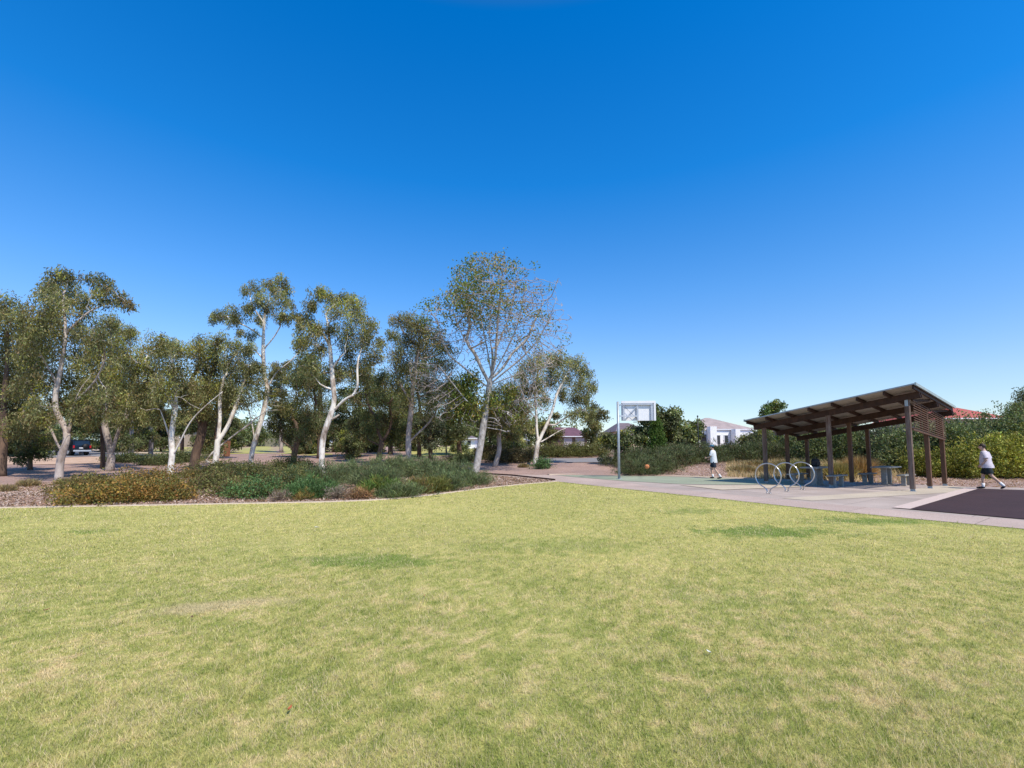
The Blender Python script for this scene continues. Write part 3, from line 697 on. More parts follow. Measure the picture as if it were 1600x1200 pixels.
# ---- the half bare tree
def bare_tree():
    Y = 30.5; b = at(742, 738, Y); b[2] = float(terr(b[0], b[1]))
    root = empty('half_bare_tree', b, 'half bare tree with pale trunk, twiggy round crown and few leaves', 'tree')
    Rr = lambda A: np.asarray(A) - b
    trunk = [at(742, 741, Y), at(746, 722, Y), at(750, 700, Y), at(753, 680, Y), at(757, 655, Y), at(762, 625, Y), at(765, 600, Y), at(768, 585, Y)]
    limbs = [(Rr(trunk), False)]
    for pts in ([(765, 600), (752, 575), (742, 552), (728, 535), (716, 510), (708, 485)], [(768, 588), (764, 560), (758, 530), (752, 500), (748, 465), (750, 435)], [(768, 588), (774, 560), (776, 530), (778, 495), (782, 460), (785, 425)],
                [(768, 590), (782, 565), (795, 540), (808, 510), (815, 480), (822, 445)], [(766, 600), (790, 580), (815, 560), (838, 535), (855, 505)], [(765, 602), (795, 590), (825, 580), (855, 572)], [(770, 590), (786, 575), (800, 552), (824, 530), (836, 500), (850, 470)], [(762, 605), (745, 592), (722, 572), (702, 556), (690, 530), (683, 500)], [(768, 585), (770, 555), (764, 520), (768, 480), (766, 440), (762, 415)], [(728, 535), (735, 505), (726, 475), (730, 445)], [(775, 545), (792, 505), (802, 470), (808, 430)], [(757, 655), (735, 640), (712, 628), (690, 612), (672, 598)], [(760, 640), (785, 632), (805, 626), (830, 622)], [(758, 648), (730, 628), (700, 590), (685, 570)]):
        dep = rng.uniform(-2.2, 2.2)
        limbs.append((Rr([at(p[0], p[1], Y + dep * i / (len(pts) - 1)) for i, p in enumerate(pts)]), True))
    c = at(785, 496, Y); rx = 126 * Y / FPX; rz = 97 * Y / FPX
    k = 3800
    d = unit(rng.normal(0, 1, (k, 3))) * (rng.random((k, 1)) ** .42)
    lob = lambda q: .86 + .13 * np.sin(4.1 * q[:, 0] + 2.3 * q[:, 2] + .7) + .09 * np.sin(7.3 * q[:, 2] - 3.1 * q[:, 0] + 2.1 * q[:, 1]) + .06 * np.sin(11 * q[:, 0] + 5 * q[:, 1])
    d = d * lob(unit(d))[:, None] * 1.12
    dn = np.linalg.norm(d, axis=1, keepdims=True); d = d * np.minimum(1, 1.0 / np.maximum(dn, 1e-6))
    A = c + d * np.array([rx, rx * .8, rz]); A = A[(A[:, 2] > c[2] - rz * .86)]
    # dead low twigs, left and right
    for (px, py, r, q) in ((685, 600, 38, 480), (655, 580, 26, 220), (698, 632, 30, 320), (825, 600, 42, 560), (838, 628, 30, 280), (865, 560, 22, 120), (790, 650, 26, 240), (735, 650, 22, 160)):
        cc = at(px, py, Y); rr = r * Y / FPX
        e = unit(rng.normal(0, 1, (q, 3))) * (rng.random((q, 1)) ** .5) * rr; A = np.concatenate([A, cc + e])
    P, par, hero = grow(limbs, Rr(A), .2, .22, 30., 170, .08)
    vs, fs = wood(P, par, .215, .0125, hero, .52)
    bv = np.array(vs); wood_obj(vs, [f for f, r in zip(fs, LAST) if r > .035], M['bark_pale'], root)
    tw = bpy.data.meshes.new('twigs'); tw.from_pydata([tuple(map(float, v)) for v in vs], [], [f for f, r in zip(fs, LAST) if r <= .035]); tw.update(); tw.materials.append(M['twig']); link('twigs', tw, root)
    # leaves: rich at the upper left, thin fringe elsewhere, ivy-like green round the fork
    tips = np.ones(len(P), bool); tips[par[par >= 0]] = False
    q = P[tips] + b
    _, ui = np.unique(np.round(q / .5).astype(int), axis=0, return_index=True); q = q[ui]
    q = np.concatenate([q, q + rng.normal(0, .22, q.shape)])
    sx_ = (q[:, 0] - c[0]) / rx; sz_ = (q[:, 2] - c[2]) / rz
    patchy = np.clip(np.sin(3.1 * q[:, 0] + 1.3) * np.sin(2.7 * q[:, 2] + .4) + .75, 0.05, 1.4)
    pr = np.clip(.12 + 1.0 * (sz_ > -.1) * np.clip(-sx_ * 1.3 + .25, 0, 1) + .5 * (sz_ > .55), 0, 1) * patchy
    pr = np.where(sz_ < -.25, .03, pr)
    q = q[rng.random(len(q)) < pr * .75]
    cols = np.where(rng.random((len(q), 1)) < .55, np.array([.15, .2, .045]), np.array([.26, .22, .065])) * rng.uniform(.7, 1.3, (len(q), 1))
    V, cc = leaf_cloud(Rr(q), 20, .27, .16, .09, cols, .3)
    g = []
    for (px, py, r, n) in ((726, 612, 26, 130), (740, 640, 20, 80), (735, 592, 16, 40), (800, 612, 14, 22), (718, 640, 16, 50), (765, 625, 16, 40), (785, 632, 16, 30)):
        e = unit(rng.normal(0, 1, (n, 3))) * (rng.random((n, 1)) ** .5) * r * Y / FPX
        g.append(at(px, py, Y) + e)
    g = np.concatenate(g); gc = np.where(rng.random((len(g), 1)) < .6, np.array([.16, .2, .04]), np.array([.3, .26, .06])) * rng.uniform(.6, 1.3, (len(g), 1))
    V2, c2 = leaf_cloud(Rr(g), 18, .25, .17, .08, gc, .5)
    V = np.concatenate([V, V2]); cc = np.concatenate([cc, c2])
    npmesh('crown', V, np.arange(len(V)).reshape(-1, 4), M['leaf_glossy'], root, cc)
bare_tree()

# ---- background trees
def back_tree(label, px, base, Y, top, half, tone=DARK * 1.3, bark='bark_brown', r0=.16, low=.3, group=None, name='tree', n=11, red=.15, yel=.1, droop=.5, leaf=(.17, .055), matl='leaf', dens=1.0):
    """crown described by its top, half width and trunk base"""
    cl = []
    H = base - top
    for i in range(n):
        t = rng.random()
        y = top + H * (1 - low) * t
        wv = half * math.sin(math.pi * min(.95, .22 + .62 * t)) * .75
        cl.append((px + rng.uniform(-wv, wv), y + half * .25, half * rng.uniform(.28, .46)))
    return gum(label, (px, base), Y, [[(px, base), (px + rng.uniform(-2, 2), base - H * .25), (px + rng.uniform(-3, 3), base - H * .5), (px + rng.uniform(-4, 4), base - H * .72)]], cl, r0, bark, dens, tone, group, leaf, name, .012, yel=yel, red=red, matl=matl, droop=droop, sub=28, per=48)

BT = [
 ('dark dense shrubby tree left of the car under the edge gum', 48, 722, 33, 645, 34, DARK * 1.15, 'bark_brown', .13, .05),
 ('tall dark gum far behind the two orange lit trunks', 205, 706, 48, 590, 44, DARK * 1.4, 'bark_grey', .2, .14),
 ('broad dark gum behind the left half of the orange shrubs', 128, 704, 56, 580, 40, DARK * 1.3, 'bark_grey', .2, .2),
 ('dark shaded gum beyond the road, left of the V shaped white gum', 236, 704, 50, 600, 34, DARK * 1.3, 'bark_grey', .2, .16),
 ('dark shaded gum seen through the fork of the V shaped white gum', 285, 699, 60, 608, 30, DARK * 1.35, 'bark_brown', .2, .4),
 ('dark shaded gum behind the leaning brown trunk', 338, 706, 46, 590, 36, DARK * 1.3, 'bark_brown', .22, .1),
 ('tall reddish gum far behind the tall slender white gum', 440, 700, 62, 560, 26, OLIVE * .8, 'bark_grey', .22, .4),
 ('tall dense dark gum close behind the curved white trunk', 500, 706, 45, 540, 48, DARK * 1.35, 'bark_brown', .25, .18),
 ('dense dark gum right of the curved white trunk', 560, 705, 47, 560, 46, DARK * 1.4, 'bark_brown', .25, .15),
 ('round bluish dark bush standing on grass behind the shrub bed', 542, 712, 43, 668, 20, DARK * 1.2, 'bark_brown', .1, .02),
 ('dense dark gum behind the gap left of the flaky grey trunk', 610, 702, 52, 565, 40, DARK * 1.35, 'bark_brown', .25, .2),
 ('dark trunked gum just right of the flaky grey trunk', 655, 710, 46, 560, 34, DARK * 1.5, 'bark_brown', .2, .25),
 ('bluish leaved gum with short dark trunk behind the dead twigs', 673, 712, 42, 640, 26, GREY * .7, 'bark_brown', .2, .3),
 ('low dark understorey tree behind the left edge gum', 15, 706, 52, 640, 40, DARK * 1.0, 'bark_brown', .14, .02),
 ('low dark understorey tree behind and left of the car', 66, 700, 62, 630, 34, DARK * 1.0, 'bark_brown', .14, .1),
 ('low dark understorey tree across the road right of the car', 176, 699, 64, 636, 34, DARK * 1.1, 'bark_brown', .14, .1),
 ('low dark understorey tree across the road behind the twin orange trunks', 215, 699, 62, 640, 32, DARK * 1.05, 'bark_brown', .14, .08),
 ('low dark understorey tree behind the left stem of the V shaped gum', 252, 698, 66, 640, 28, DARK * 1.1, 'bark_brown', .14, .1),
 ('low dark understorey tree between the broken stub gum and the leaning trunk', 326, 700, 60, 638, 30, DARK * .95, 'bark_brown', .14, .05),
 ('low dark understorey tree behind the two upright white stems', 358, 700, 62, 640, 26, DARK * 1.0, 'bark_brown', .14, .08),
 ('thin young tree with pale trunk beside the white shed', 698, 704, 52, 655, 18, OLIVE * 1.2, 'bark_white', .09, .35),
 ('round green bush left of the white shed', 716, 703, 56, 668, 18, DARK * 1.5, 'bark_brown', .1, .02),
 ('low dark understorey tree far behind the curved white trunk', 520, 703, 60, 640, 34, DARK * 1.1, 'bark_brown', .14, .02),
 ('low dark understorey tree left of the curved white trunk', 478, 704, 56, 645, 26, DARK * 1.1, 'bark_brown', .14, .05),
 ('low dark understorey tree behind the bent pale twigs', 578, 703, 58, 640, 34, DARK * 1.1, 'bark_brown', .14, .02),
 ('low dark understorey tree behind the flaky grey trunk', 635, 703, 60, 640, 34, DARK * 1.15, 'bark_brown', .14, .06),
 ('low dark understorey tree right of the pale trunk base', 765, 712, 46, 630, 30, DARK * 1.15, 'bark_brown', .14, .02),
 ('dense dark gum behind the trunk of the half bare tree', 718, 706, 48, 585, 36, DARK * 1.4, 'bark_brown', .22, .25),
 ('dense dark gum between the half bare tree and the spreading gum', 800, 716, 42, 590, 32, DARK * 1.5, 'bark_brown', .22, .15),
 ('brown tinged gum behind the fork of the spreading gum', 858, 706, 52, 628, 24, OLIVE * .7, 'bark_brown', .16, .2),
 ('young gum with pale trunk left of the basketball post', 931, 706, 48, 630, 27, OLIVE * 1.0, 'bark_white', .12, .3),
 ('pale green tree far behind the path between trunks', 822, 700, 75, 655, 16, OLIVE * 1.5, 'bark_grey', .15, .2),
]
for (lb, px, bs, Y, tp, hf, tn, bk, r0, lw) in BT:
    back_tree(lb, px, bs, Y, tp, hf, tn, bk, r0, lw, name='gum_tree' if 'gum' in lb else ('bush' if 'bush' in lb else 'tree'), n=14 if hf > 24 else 10)
# bushy trees right of the basketball post
back_tree('dark round bushy tree with thick stem left of the basketball post', 963, 727, 35, 668, 30, DARK * 1.25, 'bark_brown', .14, .06, name='bushy_tree', n=14, leaf=(.15, .08), matl='leaf_glossy', red=0, yel=.12)
back_tree('big dark glossy tree behind the white backboard', 1030, 712, 42, 632, 40, DARK * 1.2, 'bark_brown', .2, .05, name='broadleaf_tree', n=16, leaf=(.2, .11), matl='leaf_glossy', red=0, yel=.12)
back_tree('dark broad leaved tree between the backboard and the white house', 1070, 704, 47, 647, 32, DARK * 1.25, 'bark_brown', .16, .15, name='broadleaf_tree', n=13, leaf=(.2, .11), matl='leaf_glossy', red=0, yel=.08)
back_tree('pale green tree rising above the shelter roof', 1212, 708, 60, 624, 26, np.array([.12, .17, .06]), 'bark_grey', .15, .2, name='tree', n=14, leaf=(.16, .09), red=0, yel=.3)
back_tree('dark tree in front of the right end of the white house', 1180, 706, 44, 668, 30, DARK * 1.1, 'bark_brown', .14, .05, name='tree', n=12, red=0, yel=.1)
back_tree('orange tinged tree under the shelter eave', 1242, 707, 46, 672, 18, np.array([.15, .13, .035]), 'bark_brown', .1, .1, name='tree', n=10, red=.3, yel=.3)
back_tree('dark tree beside the red roof at the right edge', 1592, 690, 50, 608, 34, DARK * 1.3, 'bark_brown', .2, .3, name='tree', n=14, red=0, yel=.1)

# columnar conifer under the backboard
def conifer():
    b = gp(1027, 722); Y = b[1]
    h = (722 - 656) * Y / FPX
    root = empty('conifer', b, 'narrow bright green conifer standing below the backboard', 'tree')
    mb = MB(); mb.tube([(0, 0, -.05), (0.02, 0, h * .5), (0, 0, h * .95)], [.07, .05, .01], 7); mb.build('trunk', M['bark_brown'], root)
    k = 420; t = rng.random(k) ** .8; a = rng.random(k) * 6.28
    r = (.62 * np.sin(np.pi * (.12 + .86 * t) ** .8)) * rng.random(k) ** .4
    C = np.stack([np.cos(a) * r, np.sin(a) * r, t * h], -1)
    cols = np.tile(np.array([.085, .14, .025]), (k, 1)) * rng.uniform(.6, 1.4, (k, 1))
    V, c = leaf_cloud(C, 22, .13, .16, .045, cols, 0, up=.8)
    npmesh('crown', V, np.arange(len(V)).reshape(-1, 4), M['shrub'], root, c)
conifer()

# ------------------------------------------------------------------ shrubs
def shrub(label, px, py, r, h, tone, style='leafy', name='shrub', n=None, mix=None, group=None, ry=None, cat='shrub', leaf=None, density=1.0, lift=0, Y=None):
    b = gp(px, py) if Y is None else at(px, py, Y)
    if Y is not None: b[2] = float(terr(b[0], b[1]))
    root = empty(name, b, label, cat, group, rng.random() * 6.28)
    ry = ry or r
    area = r * ry + 1.5 * r * h
    k = int((n or 130) * area ** .85 * density) + 14
    d = unit(rng.normal(0, 1, (k, 3))); d[:, 2] = np.abs(d[:, 2])
    lump = 1 + .22 * np.sin(3 * np.arctan2(d[:, 1], d[:, 0]) + rng.random() * 6) + .15 * np.sin(5 * np.arctan2(d[:, 1], d[:, 0]) + rng.random() * 6) + rng.normal(0, .09, k)
    rad = rng.random(k) ** .38 * lump
    C = d * rad[:, None] * np.array([r, ry, h * .88]); C[:, 2] += .04
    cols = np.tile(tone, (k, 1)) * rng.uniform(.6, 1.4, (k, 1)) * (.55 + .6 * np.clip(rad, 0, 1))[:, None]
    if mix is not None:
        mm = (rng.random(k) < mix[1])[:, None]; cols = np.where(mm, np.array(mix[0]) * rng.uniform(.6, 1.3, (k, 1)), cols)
    out = unit(d + np.array([0, 0, .5]))
    dist = math.hypot(b[0], b[1]); sc = max(1, dist / 24)
    if style == 'needle': V, c = leaf_cloud(C, int(26 / sc ** .7), .09 * sc ** .5, .17 * sc ** .5, .018 * sc, cols, 0, out, up=.35)
    elif style == 'leafy': V, c = leaf_cloud(C, int(20 / sc ** .7), .10 * sc ** .5, (leaf or .075) * sc ** .7, (leaf or .075) * .5 * sc ** .7, cols, .1, out)
    elif style == 'grass':
        k2 = len(C); C[:, 2] = .0; C[:, :2] *= .45
        out = unit(np.concatenate([C[:, :2] / r * 1.3, np.full((k2, 1), .9)], 1))
        V, c = leaf_cloud(C, 10, .05, h * .95, .014 * sc, cols, 0, out * 2.2, jit=.35)
    else:  # bare twigs
        V, c = leaf_cloud(C, 10, .06, .16, .012, cols, 0, out)
    mb = MB()
    for i in range(7):
        a = rng.random() * 6.28; q = rng.uniform(.3, .75)
        mb.tube([(0, 0, -.03), (math.cos(a) * r * q * .4, math.sin(a) * ry * q * .4, h * .3), (math.cos(a) * r * q, math.sin(a) * ry * q, h * rng.uniform(.5, .8))], [.018, .013, .006], 5)
    mb.build('stem', M['stem'], root)
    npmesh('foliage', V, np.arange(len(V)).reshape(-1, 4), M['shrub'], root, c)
    return root

ORG = np.array([.31, .185, .05]); OLV = np.array([.165, .165, .055]); BLU = np.array([.125, .15, .066]); GRN = np.array([.1, .175, .06]); STR = np.array([.4, .3, .15]); GRB = np.array([.08, .082, .045])
og = ((.17, .155, .045), .42)
SH = [
 # orange-brown shrubs at the left
 ('orange brown shrub at the kerb, leftmost of the orange clump', 140, 786, .95, .5, ORG, 'leafy', og),
 ('tall orange brown shrub in the middle of the orange clump', 205, 784, 1.15, .82, ORG, 'leafy', og),
 ('orange green shrub at the right end of the orange clump', 268, 781, .8, .62, ORG * .9, 'leafy', og),
 ('dry yellowish shrub behind the left end of the orange clump', 150, 768, 1.5, .62, np.array([.2, .15, .055]), 'leafy', og),
 ('orange olive shrub at the foot of the V shaped gum', 235, 766, 1.4, .85, ORG * .85, 'leafy', og),
 # olive mound
 ('olive shrub at the left side of the dark green mound', 335, 764, 1.15, .72, OLV, 'leafy', ((.16, .11, .05), .25)),
 ('low olive shrub with brown tips at the front of the mound', 360, 774, .75, .5, OLV * .95, 'leafy', ((.17, .12, .06), .3)),
 ('green low shrub at the front middle of the mound', 402, 777, 1.05, .62, GRN * .95, 'leafy', ((.13, .12, .04), .3)),
 ('olive shrub on top of the mound under the tall slender gum', 395, 752, 1.7, .95, OLV * .8, 'leafy', ((.07, .09, .04), .3)),
 ('dark olive shrub behind the mound beside the white upright stems', 345, 745, 1.7, .9, OLV * .7, 'leafy', None),
 ('dense olive shrub right of the middle of the mound', 450, 765, 1.35, .9, OLV * .85, 'leafy', ((.06, .1, .045), .3)),
 ('dark green shrub in shade left of the curved white trunk', 455, 738, 2.0, .95, OLV * .6, 'leafy', None),
 # grey-green grevillea mass
 ('blue green low shrub by the kerb left of the grey dead tuft', 487, 778, .85, .6, GRN * .9, 'needle', None),
 ('grey green needle shrub in front of the curved white trunk', 500, 757, 1.4, .95, BLU, 'needle', None),
 ('grey green needle shrub right of the curved white trunk', 555, 752, 1.6, 1.0, BLU * 1.05, 'needle', None),
 ('bright green strappy shrub at the kerb in the middle of the bed', 592, 776, .7, .58, np.array([.1, .15, .03]), 'needle', ((.2, .2, .04), .25)),
 ('grey green needle shrub behind the bright green strappy shrub', 590, 762, 1.2, .82, BLU * .95, 'needle', None),
 ('blue green ground hugging shrub at the kerb below the yellow tuft', 625, 777, .8, .34, BLU * 1.1, 'needle', None),
 ('tall grey green needle shrub in the back of the bed', 620, 742, 1.9, 1.1, BLU * 1.05, 'needle', None),
 ('tall blue grey needle shrub below the flaky grey trunk', 668, 745, 1.7, 1.15, BLU * 1.15, 'needle', None),
 ('wide blue green needle shrub left of the half bare tree', 705, 754, 1.5, .95, BLU * 1.05, 'needle', None),
 ('low blue green needle shrub spilling toward the path corner', 735, 758, .95, .5, BLU * 1.1, 'needle', None),
 ('blue green needle shrub at the front right of the bed', 695, 766, .85, .55, BLU, 'needle', None),
 ('yellow green tuft shrub behind the kerb right of the brown patch', 655, 771, .55, .5, np.array([.14, .13, .035]), 'needle', ((.22, .15, .06), .3)),
 ('yellow olive tuft shrub next to the blue green front shrub', 682, 769, .5, .5, np.array([.15, .15, .04]), 'needle', None),
 # far shrubs
 ('dark shadowed shrub left of the pale trunk base', 722, 722, 1.6, .75, DARK * 1.1, 'leafy', None),
 ('dark brown green hedge shrub behind the leaning pinkish trunk', 800, 722, 2.3, 1.25, np.array([.09, .075, .035]), 'leafy', None),
 ('dark olive hedge shrub behind the spreading gum trunk', 852, 714, 2.6, 1.2, OLV * .7, 'leafy', None),
 ('olive hedge shrub below the purple roofed house', 893, 712, 2.6, 1.2, OLV * .8, 'leafy', None),
 ('olive hedge shrub left of the dark bushy tree', 925, 712, 2.2, 1.15, OLV * .8, 'leafy', None),
 ('brown green hedge shrub right of the pale trunk', 775, 716, 2.0, 1.3, np.array([.085, .075, .03]), 'leafy', None),
 ('small round green bush on mulch beside the path', 848, 732, .75, .8, GRN * .9, 'leafy', None),
 ('dark shrub in shade beside the road right of the twin trunks', 195, 722, 1.7, .7, DARK, 'leafy', None),
 ('dark shrub in shade behind the V shaped gum', 250, 726, 1.5, .75, DARK * 1.05, 'leafy', None),
 ('dark shrub in shade under the leaning brown trunk', 285, 722, 1.9, .9, DARK * 1.1, 'leafy', None),
 ('green verge shrub across the road on the left', 158, 700, 3.0, 1.1, OLV * 1.1, 'leafy', None),
 ('green verge shrub across the road near the stump post', 215, 699, 3.0, 1.1, OLV * 1.05, 'leafy', None),
 ('tall green shrub in front of the tan walled house', 280, 695, 3.0, 2.6, OLV * .95, 'leafy', None),
 ('tall green shrub right of the tan walled house', 305, 695, 2.6, 2.2, OLV * .8, 'leafy', None),
 ('wide green shrub in front of the pale green roofed house', 135, 701, 3.0, 1.4, OLV * 1.0, 'leafy', None),
 ('low green shrubs across the lawn behind the V shaped gum', 320, 695, 3.2, 1.5, OLV * 1.0, 'leafy', None),
]
for (lb, px, py, r, h, tn, st, mix) in SH:
    shrub(lb, px, py, r, h, tn, st, mix=mix, name='shrub', ry=r * .85)
BK = [
 ('dark green spreading groundcover shrub right beside the basketball post', 1000, 741, 1.3, .8), ('dark groundcover shrub behind the bouncing ball', 1022, 737, 1.5, 1.0),
 ('dark groundcover shrub below the narrow conifer', 1015, 731, 1.9, 1.2), ('dark groundcover shrub between the conifer and the running boy', 1052, 725, 1.9, 1.15),
 ('groundcover shrub behind the left shoulder of the running boy', 1090, 722, 2.2, 1.15), ('groundcover shrub behind the right side of the running boy', 1130, 718, 2.3, 1.15),
 ('groundcover shrub left of the shelter in front of the white house', 1165, 718, 2.2, 1.1), ('groundcover shrub behind the leftmost shelter post', 1200, 719, 2.0, 1.3),
 ('groundcover shrub left of the beige wall seen under the shelter', 1045, 718, 2.2, 1.3), ('groundcover shrub below the cream house', 985, 728, 1.6, 1.0),
 ('groundcover shrub in the gap between shelter posts on the left', 1225, 717, 1.9, 1.3),
]
for i, (lb, px, py, r, h) in enumerate(BK):
    shrub(lb, px, py, r, h, np.array([.1, .115, .05]) * rng.uniform(.85, 1.15), 'needle', mix=((.11, .085, .045), .15), name='groundcover_shrub')
# big bank of bushes on the right
YG = np.array([.275, .265, .05])
RB = [
 ('dark tall bush seen between the rear shelter posts on the left', 1290, 722, None, 1.8, 2.5, DARK * 1.2), ('dark tall bush behind the middle of the shelter', 1335, 722, None, 2.0, 2.5, DARK * 1.3),
 ('grey green bush behind the rear posts with dry twigs', 1378, 725, None, 1.8, 2.6, GREY * .6), ('dark bush behind the right hand picnic table', 1412, 732, None, 1.6, 2.2, DARK * 1.2),
 ('dark bush behind the slatted screen', 1450, 744, 27.5, 1.9, 2.7, DARK * 1.25), ('olive bush low between the screen posts', 1440, 742, None, 1.0, 1.3, YG * .62),
 ('dark bush right of the slatted screen below the red roof', 1495, 744, 27.5, 2.2, 2.8, DARK * 1.2), ('dark green bush top behind the walking person', 1545, 742, 29, 2.4, 3.1, DARK * 1.3),
 ('dark green bush at the right edge below the far tree', 1595, 742, 29, 2.4, 3.3, DARK * 1.3), ('yellow green bush low right of the screen', 1488, 751, 24.3, 1.2, 1.3, YG * .6),
 ('bright yellow green bush behind the walking person', 1550, 752, 25, 1.7, 2.0, YG * .9), ('yellow green bush at the right frame edge', 1598, 752, 24.5, 1.6, 1.95, YG * .8),
 ('yellow green bush left of the walking person', 1518, 751, 24.6, 1.2, 1.4, YG * .75), ('olive green bush beyond the right frame edge', 1650, 752, 25, 2.0, 2.5, YG * .6),
 ('dark bush behind the orange dry grass', 1310, 718, None, 2.2, 2.4, DARK * 1.5), ('far dark bush below the shelter beam on the left', 1262, 717, None, 1.9, 1.9, DARK * 1.4),
]
for (lb, px, py, Y, r, h, tn) in RB:  # Y None: stands where the photo row meets the ground
    shrub(lb, px, py, r, h, tn, 'leafy', name='bush', cat='bush', Y=Y, leaf=.095, density=1.7, mix=(tuple(tn * 1.7 + .01), .25))
# tufts
TF = [
 ('grey dead twiggy tuft at the kerb in front of the olive mound', 437, 783, .24, .28, np.array([.24, .18, .14]), 'twig'),
 ('wide grey dead tuft at the kerb below the curved white trunk', 527, 780, .34, .32, np.array([.25, .2, .16]), 'twig'),
 ('orange dead tuft at the kerb beside the bright green shrub', 565, 780, .26, .32, np.array([.36, .2, .1]), 'twig'),
 ('brown dead tuft between the grey and the orange dead tufts', 552, 780, .25, .28, np.array([.2, .13, .08]), 'twig'),
 ('small yellow tuft right of the first grey dead tuft', 472, 782, .25, .22, np.array([.32, .22, .07]), 'twig'),
 ('dry straw grass tuft left of the large forked white gum', 45, 760, .5, .3, STR * .8, 'grass'),
 ('dry straw grass at the foot of the large forked white gum', 105, 757, .6, .28, STR * .8, 'grass'),
 ('straw grass clump near the left end of the pale footpath', 10, 768, .4, .25, STR * .75, 'grass'),
 ('straw grass tuft at the foot of the V shaped gum', 300, 745, .9, .4, STR * .8, 'grass'),
 ('orange dry grass clump behind the shelter middle post', 1343, 745, .8, 1.0, np.array([.42, .27, .13]), 'grass'),
 ('yellow dry grass clump behind the shelter left of the orange clump', 1310, 748, 1.0, .8, np.array([.36, .29, .12]), 'grass'),
 ('yellow green dry grass clump between shelter posts', 1250, 742, 1.2, .8, np.array([.27, .25, .1]), 'grass'),
 ('pale dry grass clump on the bank near the leftmost shelter post', 1205, 738, 1.4, .45, STR * .85, 'grass'),
 ('pale dry grass clump on the bank right of the running boy', 1160, 738, 1.3, .4, STR * .85, 'grass'),
 ('straw coloured grass clump on the bank far behind the bike hoops', 1180, 729, 1.4, .4, STR * .8, 'grass'),
 ('yellow dry grass clump right of the picnic tables', 1225, 734, 1.2, .55, STR * .75, 'grass'),
 ('dry grass clump beside the small round green bush', 818, 730, .7, .25, STR * .7, 'grass'),
]
for (lb, px, py, r, h, tn, st) in TF:
    shrub(lb, px, py, r, h, tn, st, name='grass_tuft' if st == 'grass' else 'dead_tuft', cat='grass tuft' if st == 'grass' else 'dead plant', density=1.6)

